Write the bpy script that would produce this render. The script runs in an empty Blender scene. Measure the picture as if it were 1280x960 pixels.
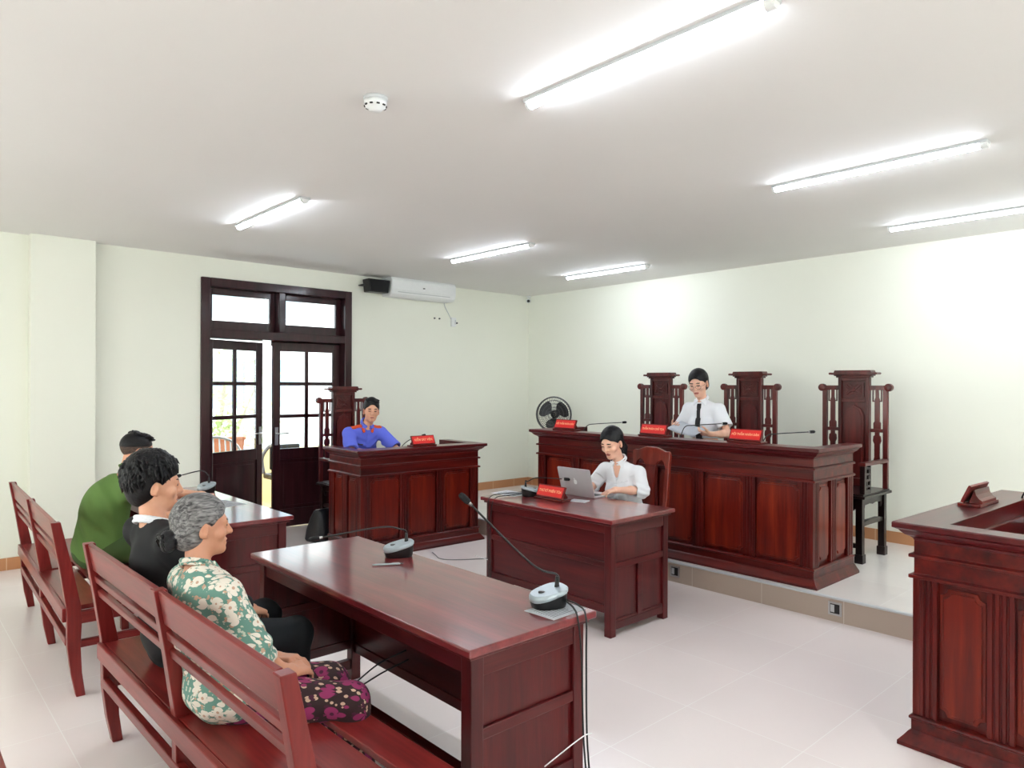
import bpy, bmesh, math, random, time
import numpy as np
from mathutils import Vector, Matrix
T0 = time.time()
random.seed(7)
SC = bpy.context.scene
COL = SC.collection
PI = math.pi
H_CAM = 1.62
CEIL = 2.929
PH = 0.165          # platform height
PX = 4.92          # platform front edge
CX, CY = 7.18, 7.53   # far corner of the room
AA = math.radians(.5)  # heading of the back wall
AB = math.radians(1.2)  # skew of the right wall

# ------------------------------------------------------------------ materials
def new_mat(name):
    m = bpy.data.materials.new(name); m.use_nodes = True
    nt = m.node_tree; b = nt.nodes['Principled BSDF']
    return m, nt, b
def lin(c):
    return tuple(((x/255)/12.92 if x/255 <= 0.04045 else ((x/255+0.055)/1.055)**2.4) for x in c)
def rgba(c): return (*lin(c), 1)
def plain(name, c, rough=0.5, metal=0.0, coat=0.0, spec=None, bump=None):
    m, nt, b = new_mat(name)
    b.inputs['Base Color'].default_value = rgba(c)
    b.inputs['Roughness'].default_value = rough
    b.inputs['Metallic'].default_value = metal
    b.inputs['Coat Weight'].default_value = coat
    if spec is not None: b.inputs['Specular IOR Level'].default_value = spec
    N = nt.nodes; L = nt.links
    tc = N.new('ShaderNodeTexCoord'); no = N.new('ShaderNodeTexNoise')
    no.inputs['Scale'].default_value = bump[0] if bump else 18
    L.new(tc.outputs['Object'], no.inputs['Vector'])
    mx = N.new('ShaderNodeMixRGB'); mx.blend_type = 'MULTIPLY'; mx.inputs[0].default_value = 1
    rp = N.new('ShaderNodeValToRGB'); rp.color_ramp.elements[0].color = (.93, .93, .93, 1); rp.color_ramp.elements[1].color = (1, 1, 1, 1)
    L.new(no.outputs['Fac'], rp.inputs['Fac']); mx.inputs[1].default_value = rgba(c)
    L.new(rp.outputs['Color'], mx.inputs[2]); L.new(mx.outputs['Color'], b.inputs['Base Color'])
    if bump:
        bp = N.new('ShaderNodeBump'); bp.inputs['Strength'].default_value = bump[1]; bp.inputs['Distance'].default_value = .004
        L.new(no.outputs['Fac'], bp.inputs['Height']); L.new(bp.outputs['Normal'], b.inputs['Normal'])
    return m
def wood(name, dark, mid, light, axis='x', rough=0.28, coat=0.3, scale=1.0):
    m, nt, b = new_mat(name); N = nt.nodes; L = nt.links
    tc = N.new('ShaderNodeTexCoord'); mp = N.new('ShaderNodeMapping')
    s = {'x': (1.2, 16, 16), 'y': (16, 1.2, 16), 'z': (16, 16, 1.2)}[axis]
    mp.inputs['Scale'].default_value = tuple(v*scale for v in s)
    L.new(tc.outputs['Object'], mp.inputs['Vector'])
    n1 = N.new('ShaderNodeTexNoise'); n1.inputs['Scale'].default_value = 1.0; n1.inputs['Detail'].default_value = 5; n1.inputs['Roughness'].default_value = .55; n1.inputs['Distortion'].default_value = .15
    L.new(mp.outputs['Vector'], n1.inputs['Vector'])
    r = N.new('ShaderNodeValToRGB'); e = r.color_ramp.elements
    e[0].position = .3; e[0].color = rgba(dark); e[1].position = .72; e[1].color = rgba(light)
    k = e.new(.5); k.color = rgba(mid)
    L.new(n1.outputs['Fac'], r.inputs['Fac'])
    mp2 = N.new('ShaderNodeMapping'); mp2.inputs['Scale'].default_value = tuple(v*5*scale for v in s); L.new(tc.outputs['Object'], mp2.inputs['Vector'])
    n2 = N.new('ShaderNodeTexNoise'); n2.inputs['Scale'].default_value = 1; n2.inputs['Detail'].default_value = 3; L.new(mp2.outputs['Vector'], n2.inputs['Vector'])
    r2 = N.new('ShaderNodeValToRGB'); r2.color_ramp.elements[0].position = .35; r2.color_ramp.elements[0].color = (.72, .72, .72, 1); r2.color_ramp.elements[1].position = .6; r2.color_ramp.elements[1].color = (1, 1, 1, 1)
    L.new(n2.outputs['Fac'], r2.inputs['Fac'])
    mx = N.new('ShaderNodeMixRGB'); mx.blend_type = 'MULTIPLY'; mx.inputs[0].default_value = .6
    L.new(r.outputs['Color'], mx.inputs[1]); L.new(r2.outputs['Color'], mx.inputs[2]); L.new(mx.outputs['Color'], b.inputs['Base Color'])
    b.inputs['Roughness'].default_value = rough; b.inputs['Coat Weight'].default_value = coat; b.inputs['Coat Roughness'].default_value = .12; b.inputs['Specular IOR Level'].default_value = .28
    bp = N.new('ShaderNodeBump'); bp.inputs['Strength'].default_value = .08; bp.inputs['Distance'].default_value = .002
    L.new(n2.outputs['Fac'], bp.inputs['Height']); L.new(bp.outputs['Normal'], b.inputs['Normal'])
    return m
def emis(name, c, s):
    m, nt, b = new_mat(name)
    b.inputs['Base Color'].default_value = (*c, 1)
    b.inputs['Emission Color'].default_value = (*c, 1); b.inputs['Emission Strength'].default_value = s
    return m
def paint_mat(name, c, rough=.7):
    m, nt, b = new_mat(name); N = nt.nodes; L = nt.links
    tc = N.new('ShaderNodeTexCoord'); n = N.new('ShaderNodeTexNoise'); n.inputs['Scale'].default_value = .9; n.inputs['Detail'].default_value = 5
    L.new(tc.outputs['Object'], n.inputs['Vector'])
    r = N.new('ShaderNodeValToRGB'); r.color_ramp.elements[0].position = .3; r.color_ramp.elements[1].position = .7
    a = tuple(v*.975 for v in lin(c)); r.color_ramp.elements[0].color = (*a, 1); r.color_ramp.elements[1].color = rgba(c)
    L.new(n.outputs['Fac'], r.inputs['Fac']); L.new(r.outputs['Color'], b.inputs['Base Color'])
    n2 = N.new('ShaderNodeTexNoise'); n2.inputs['Scale'].default_value = 140; L.new(tc.outputs['Object'], n2.inputs['Vector'])
    bp = N.new('ShaderNodeBump'); bp.inputs['Strength'].default_value = .05; bp.inputs['Distance'].default_value = .002
    L.new(n2.outputs['Fac'], bp.inputs['Height']); L.new(bp.outputs['Normal'], b.inputs['Normal'])
    b.inputs['Roughness'].default_value = rough; b.inputs['Specular IOR Level'].default_value = .25
    return m
def tile_mat(name, c, grout, tw, th, offx, offy, rough, gw=.004, vecmap='xy', coat=0., var=.04):
    m, nt, b = new_mat(name); N = nt.nodes; L = nt.links
    tc = N.new('ShaderNodeTexCoord'); sp = N.new('ShaderNodeSeparateXYZ'); L.new(tc.outputs['Object'], sp.inputs[0])
    def axis(out, size, off):
        a = N.new('ShaderNodeMath'); a.operation = 'ADD'; a.inputs[1].default_value = -off + 50*size; L.new(out, a.inputs[0])
        d = N.new('ShaderNodeMath'); d.operation = 'DIVIDE'; d.inputs[1].default_value = size; L.new(a.outputs[0], d.inputs[0])
        f = N.new('ShaderNodeMath'); f.operation = 'FRACT'; L.new(d.outputs[0], f.inputs[0])
        fl = N.new('ShaderNodeMath'); fl.operation = 'FLOOR'; L.new(d.outputs[0], fl.inputs[0])
        s = N.new('ShaderNodeMath'); s.operation = 'SUBTRACT'; s.inputs[1].default_value = .5; L.new(f.outputs[0], s.inputs[0])
        ab = N.new('ShaderNodeMath'); ab.operation = 'ABSOLUTE'; L.new(s.outputs[0], ab.inputs[0])
        g = N.new('ShaderNodeMath'); g.operation = 'GREATER_THAN'; g.inputs[1].default_value = .5 - gw/size/2; L.new(ab.outputs[0], g.inputs[0])
        return g, fl
    o = {'x': sp.outputs[0], 'y': sp.outputs[1], 'z': sp.outputs[2]}
    g1, f1 = axis(o[vecmap[0]], tw, offx); g2, f2 = axis(o[vecmap[1]], th, offy)
    mxm = N.new('ShaderNodeMath'); mxm.operation = 'MAXIMUM'; L.new(g1.outputs[0], mxm.inputs[0]); L.new(g2.outputs[0], mxm.inputs[1])
    cb = N.new('ShaderNodeCombineXYZ'); L.new(f1.outputs[0], cb.inputs[0]); L.new(f2.outputs[0], cb.inputs[1])
    wn = N.new('ShaderNodeTexWhiteNoise'); L.new(cb.outputs[0], wn.inputs['Vector'])
    n = N.new('ShaderNodeTexNoise'); n.inputs['Scale'].default_value = 3; n.inputs['Detail'].default_value = 6; L.new(tc.outputs['Object'], n.inputs['Vector'])
    ad = N.new('ShaderNodeMath'); ad.operation = 'ADD'; L.new(wn.outputs['Value'], ad.inputs[0]); L.new(n.outputs['Fac'], ad.inputs[1])
    r = N.new('ShaderNodeValToRGB'); r.color_ramp.elements[0].position = .3; r.color_ramp.elements[1].position = 1.
    r.color_ramp.elements[0].color = (*[v*(1-var) for v in lin(c)], 1); r.color_ramp.elements[1].color = rgba(c)
    hf = N.new('ShaderNodeMath'); hf.operation = 'MULTIPLY'; hf.inputs[1].default_value = .6; L.new(ad.outputs[0], hf.inputs[0]); L.new(hf.outputs[0], r.inputs['Fac'])
    mx = N.new('ShaderNodeMixRGB'); mx.inputs[2].default_value = rgba(grout)
    L.new(mxm.outputs[0], mx.inputs[0]); L.new(r.outputs['Color'], mx.inputs[1]); L.new(mx.outputs['Color'], b.inputs['Base Color'])
    rr = N.new('ShaderNodeMath'); rr.operation = 'MULTIPLY_ADD'; rr.inputs[1].default_value = .12; rr.inputs[2].default_value = rough
    L.new(n.outputs['Fac'], rr.inputs[0]); L.new(rr.outputs[0], b.inputs['Roughness'])
    b.inputs['Coat Weight'].default_value = coat
    return m

M = {}
M['wall'] = paint_mat('wall_cream_paint', (240, 241, 229))
M['ceil'] = paint_mat('ceiling_white_paint', (236, 234, 232))
M['floor'] = tile_mat('floor_beige_tile', (245, 234, 233), (251, 246, 244), .6, .6, .064, .243, .16)
M['plat'] = tile_mat('platform_beige_tile', (240, 234, 230), (246, 243, 240), .6, .6, 4.928, .02, .16)
M['riser'] = tile_mat('riser_taupe_tile', (182, 165, 150), (214, 206, 196), .6, .6, .235, .4, .25, .004, 'yz')
M['base'] = tile_mat('skirting_tan_tile', (196, 140, 98), (226, 200, 168), .4, 1.0, .1, -.5, .3, .005, 'xz')
M['white'] = plain('white_plastic', (238, 240, 240), .35)
M['white_d'] = plain('grey_white_plastic', (200, 203, 205), .4)
M['black'] = plain('black_plastic', (14, 14, 16), .35)
M['foam'] = plain('black_foam', (22, 22, 24), .9, bump=(300, .6))
M['silver'] = plain('silver_plastic', (172, 184, 192), .32, .25)
M['steel'] = plain('brushed_steel', (190, 190, 190), .3, 1.0)
M['chrome_dark'] = plain('dark_chrome', (90, 90, 92), .3, .8)
M['alu'] = plain('space_grey_aluminium', (200, 196, 200), .42, .25)
def paper_mat():
    m, nt, b = new_mat('white_paper'); N = nt.nodes; L = nt.links
    b.inputs['Base Color'].default_value = rgba((240, 243, 248)); b.inputs['Roughness'].default_value = .8
    tc = N.new('ShaderNodeTexCoord'); n = N.new('ShaderNodeTexNoise'); n.inputs['Scale'].default_value = 60; L.new(tc.outputs['Object'], n.inputs['Vector'])
    bp = N.new('ShaderNodeBump'); bp.inputs['Strength'].default_value = .05; L.new(n.outputs['Fac'], bp.inputs['Height']); L.new(bp.outputs['Normal'], b.inputs['Normal'])
    tr = N.new('ShaderNodeBsdfTranslucent'); tr.inputs['Color'].default_value = rgba((236, 238, 244))
    mx = N.new('ShaderNodeMixShader'); mx.inputs[0].default_value = .55; L.new(b.outputs[0], mx.inputs[1]); L.new(tr.outputs[0], mx.inputs[2]); L.new(mx.outputs[0], N['Material Output'].inputs['Surface'])
    return m
M['paper'] = paper_mat()
M['paper_text'] = plain('printed_grey_text', (120, 124, 130), .8)
M['red_sign'] = plain('red_sign_face', (226, 32, 28), .35)
M['yellow_text'] = plain('pale_orange_lettering', (255, 176, 132), .5)
M['cable'] = plain('black_cable', (20, 20, 22), .5)
M['grey_cable'] = plain('grey_cable', (120, 118, 116), .5)
D_, Mi, Li = (38, 7, 8), (74, 18, 17), (108, 32, 26)
for ax in 'xyz':
    M['mah_'+ax] = wood('mahogany_'+ax, (54, 8, 8), (86, 16, 13), (112, 29, 20), ax, rough=.3, coat=.15)
    M['tab_'+ax] = wood('table_red_'+ax, (66, 12, 16), (82, 18, 21), (96, 26, 27), ax, rough=.28, coat=.12)
    M['pew_'+ax] = wood('pew_red_'+ax, (104, 26, 25), (124, 36, 34), (140, 48, 44), ax, rough=.32, coat=.2)
M['top_x'] = wood('polished_tabletop', (104, 24, 30), (120, 32, 38), (134, 42, 47), 'x', rough=.28, coat=1.0)
M['panel'] = wood('orange_mahogany_panel', (78, 13, 8), (108, 25, 13), (138, 44, 20), 'z', rough=.3, coat=.15)
M['chair_z'] = wood('carved_chair_wood', (54, 13, 14), (80, 24, 23), (102, 36, 32), 'z', rough=.3)
M['chair_dark'] = wood('carved_chair_dark', (16, 8, 8), (28, 14, 14), (44, 24, 24), 'z', rough=.3)
M['door'] = wood('door_dark_wood', (32, 9, 14), (48, 16, 22), (62, 26, 30), 'z', rough=.3)
M['splat'] = wood('secretary_chair_wood', (84, 20, 14), (114, 34, 24), (138, 50, 35), 'z', rough=.3)
M['lamp'] = emis('tube_light_glow', (.835, .905, 1.0), 38.0)
def glass_mat():
    m, nt, b = new_mat('window_glass')
    b.inputs['Base Color'].default_value = (1, 1, 1, 1); b.inputs['Roughness'].default_value = .0
    N = nt.nodes; L = nt.links
    tr = N.new('ShaderNodeBsdfTransparent'); tr.inputs[0].default_value = (.96, .98, .97, 1)
    gl = N.new('ShaderNodeBsdfGlossy'); gl.inputs['Roughness'].default_value = .02
    fr = N.new('ShaderNodeFresnel'); fr.inputs[0].default_value = 1.45
    mx = N.new('ShaderNodeMixShader'); L.new(fr.outputs[0], mx.inputs[0]); L.new(tr.outputs[0], mx.inputs[1]); L.new(gl.outputs[0], mx.inputs[2])
    L.new(mx.outputs[0], N['Material Output'].inputs['Surface'])
    return m
M['glass'] = glass_mat()

# ------------------------------------------------------------------ mesh helpers
class MB:
    def __init__(s): s.v = []; s.f = []; s.mi = []; s.sm = []
    def add(s, vs, fs, mi=0, smooth=False):
        o = len(s.v); s.v += [tuple(map(float, p)) for p in vs]
        for f in fs: s.f.append([i+o for i in f]); s.mi.append(mi); s.sm.append(smooth)
        return s
    def box(s, x0, x1, y0, y1, z0, z1, mi=0, R=None, at=(0, 0, 0)):
        vs = [(x, y, z) for z in (z0, z1) for (x, y) in ((x0, y0), (x1, y0), (x1, y1), (x0, y1))]
        if R is not None: vs = [tuple(R @ Vector(p) + Vector(at)) for p in vs]
        return s.add(vs, [(3, 2, 1, 0), (4, 5, 6, 7), (0, 1, 5, 4), (1, 2, 6, 5), (2, 3, 7, 6), (3, 0, 4, 7)], mi)
    def cbox(s, c, d, mi=0, R=None):
        h = [x/2 for x in d]
        return s.box(-h[0], h[0], -h[1], h[1], -h[2], h[2], mi, R or Matrix.Identity(3), c)
    def bar(s, a, b, w, t, up=(0, 0, 1), mi=0, taper=1.0):
        a, b = Vector(a), Vector(b); d = (b-a).normalized(); u = Vector(up); x = d.cross(u)
        if x.length < 1e-4: x = d.cross(Vector((1, 0, 0)))
        x.normalize(); y = x.cross(d).normalized(); vs = []
        for p, k in ((a, 1), (b, taper)):
            for i, j in ((-1, -1), (1, -1), (1, 1), (-1, 1)): vs.append(p + x*i*w/2*k + y*j*t/2*k)
        return s.add(vs, [(3, 2, 1, 0), (4, 5, 6, 7), (0, 1, 5, 4), (1, 2, 6, 5), (2, 3, 7, 6), (3, 0, 4, 7)], mi)
    def prism(s, poly, a0, a1, fn, mi=0, smooth=False):
        """poly: 2D points; fn(u, v, a) -> 3D"""
        n = len(poly)
        vs = [fn(u, v, a0) for u, v in poly] + [fn(u, v, a1) for u, v in poly]
        s.add(vs, [tuple(range(n-1, -1, -1)), tuple(range(n, 2*n))], mi)
        o = len(s.v)-2*n
        for i in range(n):
            j = (i+1) % n; s.f.append([o+i, o+j, o+n+j, o+n+i]); s.mi.append(mi); s.sm.append(smooth)
        return s
    def tube(s, pts, r, n=8, mi=0, cap=True):
        pts = [Vector(p) for p in pts]; R = r if isinstance(r, (list, tuple)) else [r]*len(pts)
        t = (pts[1]-pts[0]).normalized(); x = t.orthogonal().normalized(); vs = []
        for i, p in enumerate(pts):
            t2 = ((pts[min(i+1, len(pts)-1)]-pts[max(i-1, 0)])).normalized()
            x = (x - t2*x.dot(t2)).normalized(); y = t2.cross(x)
            for k in range(n):
                a = 2*PI*k/n; vs.append(p + (x*math.cos(a)+y*math.sin(a))*R[i])
        fs = []
        for i in range(len(pts)-1):
            for k in range(n): fs.append((i*n+k, i*n+(k+1) % n, (i+1)*n+(k+1) % n, (i+1)*n+k))
        s.add(vs, fs, mi, True)
        if cap:
            o = len(s.v)-len(vs); m = len(pts)-1
            s.f += [[o+k for k in range(n-1, -1, -1)], [o+m*n+k for k in range(n)]]; s.mi += [mi, mi]; s.sm += [False, False]
        return s
    def lathe(s, prof, n=20, c=(0, 0, 0), axis='z', mi=0, sx=1, sy=1, R=None):
        vs = []; 
        for r, z in prof:
            for k in range(n):
                a = 2*PI*k/n; p = (r*math.cos(a)*sx, r*math.sin(a)*sy, z)
                if axis == 'x': p = (p[2], p[0], p[1])
                if axis == 'y': p = (p[1], p[2], p[0])
                p = Vector(p)
                if R is not None: p = R @ p
                vs.append(p+Vector(c))
        fs = [(i*n+k, i*n+(k+1) % n, (i+1)*n+(k+1) % n, (i+1)*n+k) for i in range(len(prof)-1) for k in range(n)]
        s.add(vs, fs, mi, True)
        o = len(s.v)-len(vs)
        if prof[0][0] > 1e-5: s.f.append([o+k for k in range(n-1, -1, -1)]); s.mi.append(mi); s.sm.append(False)
        if prof[-1][0] > 1e-5: s.f.append([o+(len(prof)-1)*n+k for k in range(n)]); s.mi.append(mi); s.sm.append(False)
        return s
    def build(s, name, mats, parent=None, loc=None, bevel=0, seg=2, rot=None):
        me = bpy.data.meshes.new(name); me.from_pydata(s.v, [], s.f)
        me.polygons.foreach_set('material_index', s.mi); me.polygons.foreach_set('use_smooth', s.sm)
        bm = bmesh.new(); bm.from_mesh(me); bmesh.ops.recalc_face_normals(bm, faces=bm.faces); bm.to_mesh(me); bm.free()
        me.update()
        o = bpy.data.objects.new(name, me); COL.objects.link(o)
        for m in (mats if isinstance(mats, (list, tuple)) else [mats]): me.materials.append(m)
        if parent: o.parent = parent
        if loc: o.location = loc
        if rot: o.rotation_euler = rot
        if bevel:
            b = o.modifiers.new('bevel', 'BEVEL'); b.width = bevel; b.segments = seg; b.limit_method = 'ANGLE'; b.angle_limit = math.radians(40)
        return o
def tag(o, label, cat, group=None):
    o['label'] = label; o['category'] = cat
    if group: o['group'] = group
    return o
def thing(name, label, cat, loc=(0, 0, 0), rz=0., group=None):
    o = bpy.data.objects.new(name, None); COL.objects.link(o); o.location = loc; o.rotation_euler = (0, 0, rz)
    o.empty_display_size = .1
    return tag(o, label, cat, group)
def struct(o): o['kind'] = 'structure'; return o
def dup(root, loc, rz, label, group=None):
    def cp(o, par):
        c = o.copy(); COL.objects.link(c)
        if par is not None: c.parent = par
        for ch in list(o.children): cp(ch, c)
        return c
    r = cp(root, None); r.location = loc; r.rotation_euler = (0, 0, rz); r['label'] = label
    if group: r['group'] = group
    return r
def bez(pts, n=10):
    """Catmull-Rom through points"""
    P = [np.array(p, float) for p in pts]; P = [2*P[0]-P[1]] + P + [2*P[-1]-P[-2]]; out = []
    for i in range(1, len(P)-2):
        for k in range(n):
            t = k/n; a, b, c, d = P[i-1:i+3]
            out.append(.5*((2*b)+(c-a)*t+(2*a-5*b+4*c-d)*t*t+(3*b-a-3*c+d)*t**3))
    out.append(P[-2]); return [tuple(p) for p in out]

# ------------------------------------------------------------------ the room
X0, X1, Y0, Y1 = -2.6, 7.6, -3.6, 7.9
struct(MB().box(X0, X1, Y0, Y1, -.1, 0).build('floor', M['floor']))
struct(MB().box(X0, X1, Y0, Y1, CEIL, CEIL+.12).build('ceiling', M['ceil']))
def wallA_to_world(s, y, z): return (CX+s*math.cos(AA)-y*math.sin(AA), CY+s*math.sin(AA)+y*math.cos(AA), z)
DS0, DS1, DH = -4.66, -2.97, 2.70
wa = MB()
for (a, b, z0, z1) in ((-9.9, DS0, 0, CEIL), (DS1, .3, 0, CEIL), (DS0, DS1, DH, CEIL)): wa.box(a, b, 0, .2, z0, z1)
struct(wa.build('wall_back', M['wall'], loc=(CX, CY, 0), rot=(0, 0, AA)))
struct(MB().box(0, .2, -11.2, .3, 0, CEIL).build('wall_right', M['wall'], loc=(CX, CY, 0), rot=(0, 0, -AB)))
struct(MB().box(X0-.2, X0, Y0, Y1, 0, CEIL).build('wall_left', M['wall']))
struct(MB().box(X0, X1, Y0-.2, Y0, 0, CEIL).build('wall_front', M['wall']))
struct(MB().box(-6.15, -5.65, -.12, .02, 0, CEIL).build('pillar', M['wall'], loc=(CX, CY, 0), rot=(0, 0, AA), bevel=.004))
# platform: slab with tiled top, riser face and pale nosing
struct(MB().box(PX+.012, 7.5, Y0, 7.52, 0, PH).build('platform', M['plat']))
struct(MB().box(PX, PX+.014, Y0, 7.52, 0, PH-.012).build('platform_riser', M['riser']))
struct(MB().box(PX-.004, PX+.03, Y0, 7.52, PH-.012, PH+.001).build('trim_1', M['white_d'], bevel=.003))
# skirting tiles
bb = MB(); bb.box(-9.8, -6.162, -.014, .0, 0, .105); bb.box(-6.162, -5.638, -.134, -.118, 0, .105); bb.box(-6.164, -6.148, -.134, .0, 0, .105)
bb.box(-5.652, -5.636, -.134, 0, 0, .105); bb.box(-5.638, DS0-.01, -.014, 0, 0, .105); bb.box(DS1+.01, PX-CX, -.014, 0, 0, .105); bb.box(PX-CX+.02, 0, -.014, 0, PH, PH+.105)
struct(bb.build('baseboard_back', M['base'], loc=(CX, CY, 0), rot=(0, 0, AA)))
struct(MB().box(0, 10.5, -.014, 0, PH, PH+.105).build('baseboard_right', M['base'], loc=(CX, CY, 0), rot=(0, 0, -AB-PI/2)))
# added fill: unseen window frames on solid walls, an area light in each
def added_window(name, loc, rz, w, h, e):
    f = MB()
    for a, b, c, d in ((-w/2-.07, -w/2, -h/2-.07, h/2+.07), (w/2, w/2+.07, -h/2-.07, h/2+.07), (-w/2, w/2, h/2, h/2+.07), (-w/2, w/2, -h/2-.07, -h/2), (-.03, .03, -h/2, h/2)):
        f.box(a, b, -.03, .05, c, d)
    o = struct(f.build(name, M['door'], loc=loc, rot=(0, 0, rz)))
    li = bpy.data.lights.new(name+'_fill', 'AREA'); li.shape = 'RECTANGLE'; li.size = w; li.size_y = h; li.energy = e; li.color = (.88, .935, 1.0)  # fill lamp just inside the frame, no opening behind it
    lo = bpy.data.objects.new(name+'_fill', li); COL.objects.link(lo)
    lo.location = Vector(loc)+Matrix.Rotation(rz, 3, 'Z') @ Vector((0, .07, 0)); lo.rotation_euler = (PI/2, 0, rz+PI)
    return o
FILL_E = 52
added_window('added_window_1', (X0+.0, 1.2, 1.6), -PI/2, 2.0, 1.6, FILL_E)
added_window('added_window_2', (X0+.0, 4.8, 1.6), -PI/2, 2.0, 1.6, FILL_E)
added_window('added_window_3', (1.0, Y0, 1.6), 0, 2.2, 1.6, FILL_E*1.2)
added_window('added_window_4', (4.6, Y0, 1.6), 0, 2.2, 1.6, FILL_E*1.0)

# the double door in the back wall
dr = bpy.data.objects.new('door_1', None); COL.objects.link(dr); dr.location = (CX, CY, 0); dr.rotation_euler = (0, 0, AA); struct(dr)
fr = MB(); y0, y1 = -.03, .2
fr.box(DS0-.02, DS0+.07, y0, y1, 0, DH+.02); fr.box(DS1-.07, DS1+.02, y0, y1, 0, DH+.02); fr.box(DS0+.07, DS1-.07, y0, y1, DH-.07, DH+.02)
fr.box(DS0+.07, DS1-.07, y0, y1, 2.10, 2.19); fr.box(-3.85, -3.78, y0, y1, 2.19, DH-.07); fr.box(-3.86, DS1-.07, .15, .17, 2.05, 2.10)
fr.build('door_frame', M['door'], dr, bevel=.006)
def framed(w, h, st, bot, top, mx, mz, th=.042):
    """stiles/rails of a glazed leaf in x 0..w, y 0..th, z 0..h"""
    m = MB(); m.box(0, st, 0, th, 0, h); m.box(w-st, w, 0, th, 0, h); m.box(st, w-st, 0, th, h-top, h); m.box(st, w-st, 0, th, 0, bot)
    return m
def transom(x0, x1):
    w = x1-x0; m = framed(w, .44, .06, .1, .07, 0, 0)
    o = m.build('transom_sash', M['door'], dr, loc=(x0, .09, 2.19), bevel=.004)
    MB().box(.06, w-.06, .018, .024, .1, .37).build('pane', M['glass'], o)
transom(DS0+.07, -3.85); transom(-3.78, DS1-.07)
def leaf(nm, x, w, ang, flip, hgt=2.085):
    m = framed(w, hgt, .085, .2, .1, 0, 0)
    m.box(.085, w-.085, 0, .042, .76, .885)
    gz0, gz1 = .885, hgt-.1; gx0, gx1 = .085, w-.085
    m.box((gx0+gx1)/2-.02, (gx0+gx1)/2+.02, .006, .036, gz0, gz1)
    for i in (1, 2):
        z = gz0+(gz1-gz0)*i/3; m.box(gx0, gx1, .006, .036, z-.02, z+.02)
    if flip: m.v = [(-p[0], p[1], p[2]) for p in m.v]
    o = m.build(nm, M['door'], dr, loc=(x, .1, .008), rot=(0, 0, ang), bevel=.005)
    sg = -1 if flip else 1
    p = MB().box(*sorted((sg*.085, sg*(w-.085))), .012, .03, .2, .76); p.box(*sorted((sg*.125, sg*(w-.125))), .004, .012, .24, .72)
    p.build('door_panel', M['door'], o, bevel=.008)
    MB().box(*sorted((sg*.09, sg*(w-.09))), .018, .023, gz0, gz1).build('pane', M['glass'], o)
    ex = sg*(w-.042)
    h = MB(); h.box(ex-.018, ex+.018, -.008, 0, .93, 1.13)
    h.tube([(ex, -.008, 1.06), (ex, -.045, 1.06), (ex-sg*.03, -.055, 1.06), (ex-sg*.12, -.05, 1.06)], .008)
    hd = h.build('door_handle', M['steel'], o); hd['label'] = 'steel lever door handle'
    return o
leaf('door_leaf', DS0+.075, .765, math.radians(20), False)
leaf('door_leaf', DS1-.075, .80, math.radians(-3), True)

# ---- outside the door: balcony with parapet, planter, chair, foliage and a pale block of flats
bal = MB(); bal.box(-.5, 8.5, CY+.24, CY+2.3, -.06, -.01)
struct(bal.build('balcony_floor', tile_mat('balcony_tile', (214, 178, 140), (230, 215, 195), .4, .4, 0, 0, .5)))
struct(MB().box(-.5, 8.5, CY+2.0, CY+2.14, -.01, .72).build('balcony_parapet', paint_mat('parapet_yellow_paint', (240, 226, 170))))
def leaf_cloud(name, n, c, r, sz, mat, seed):
    rn = random.Random(seed); m = MB()
    for _ in range(n):
        p = Vector((rn.gauss(0, 1), rn.gauss(0, 1), rn.gauss(0, 1))); p.normalize(); p *= rn.random()**.4
        p = Vector((c[0]+p.x*r[0], c[1]+p.y*r[1], c[2]+p.z*r[2]))
        a = Vector((rn.uniform(-1, 1), rn.uniform(-1, 1), rn.uniform(-1, 1))).normalized(); b = a.orthogonal().normalized()
        s = sz*rn.uniform(.6, 1.2)
        m.add([p-a*s, p+b*s*.4, p+a*s, p-b*s*.4], [(0, 1, 2, 3)])
    return m
gl = plain('pale_green_leaf', (196, 214, 150), .6); terr = plain('terracotta', (206, 136, 104), .7); bark = plain('grey_bark', (178, 166, 152), .9)
def planter(x, w, lab, seed):
    y = CY+2.07
    t = thing('planter_box', lab, 'planter', (x, y, .72))
    p = MB(); p.prism([(-w/2+.02, 0), (w/2-.02, 0), (w/2, .17), (-w/2, .17)], -.07, .07, lambda u, v, a: (u, a, v)); p.box(-w/2-.01, w/2+.01, -.082, .082, .15, .185)
    p.build('pot', terr, t, bevel=.004)
    leaf_cloud('f', 120, (0, 0, .36), (w*.5, .12, .2), .05, gl, seed).build('foliage', gl, t)
planter(3.52, .5, 'terracotta planter box with leaves on the parapet seen through the gap between door leaves', 3)
planter(2.90, .5, 'terracotta planter box on the parapet seen through the left door leaf panes', 5)
# tree beyond the parapet
tr = thing('garden_tree', 'pale leafy tree outside seen through the glazed double door', 'tree', (4.5, CY+5.0, -3))
m = MB(); m.tube([(0, 0, 0), (.05, 0, 1.8), (-.05, .05, 3.2), (.1, 0, 4.6)], [.1, .08, .06, .03]); m.tube([(0, 0, 3.0), (.4, .1, 3.9), (.7, .1, 4.6)], [.05, .03, .015]); m.tube([(0, 0, 2.8), (-.5, .1, 3.6), (-.9, 0, 4.4)], [.05, .03, .015])
m.build('trunk', bark, tr); leaf_cloud('f', 520, (0, 0, 4.3), (1.3, 1.0, 1.0), .08, gl, 9).build('foliage', gl, tr)
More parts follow.
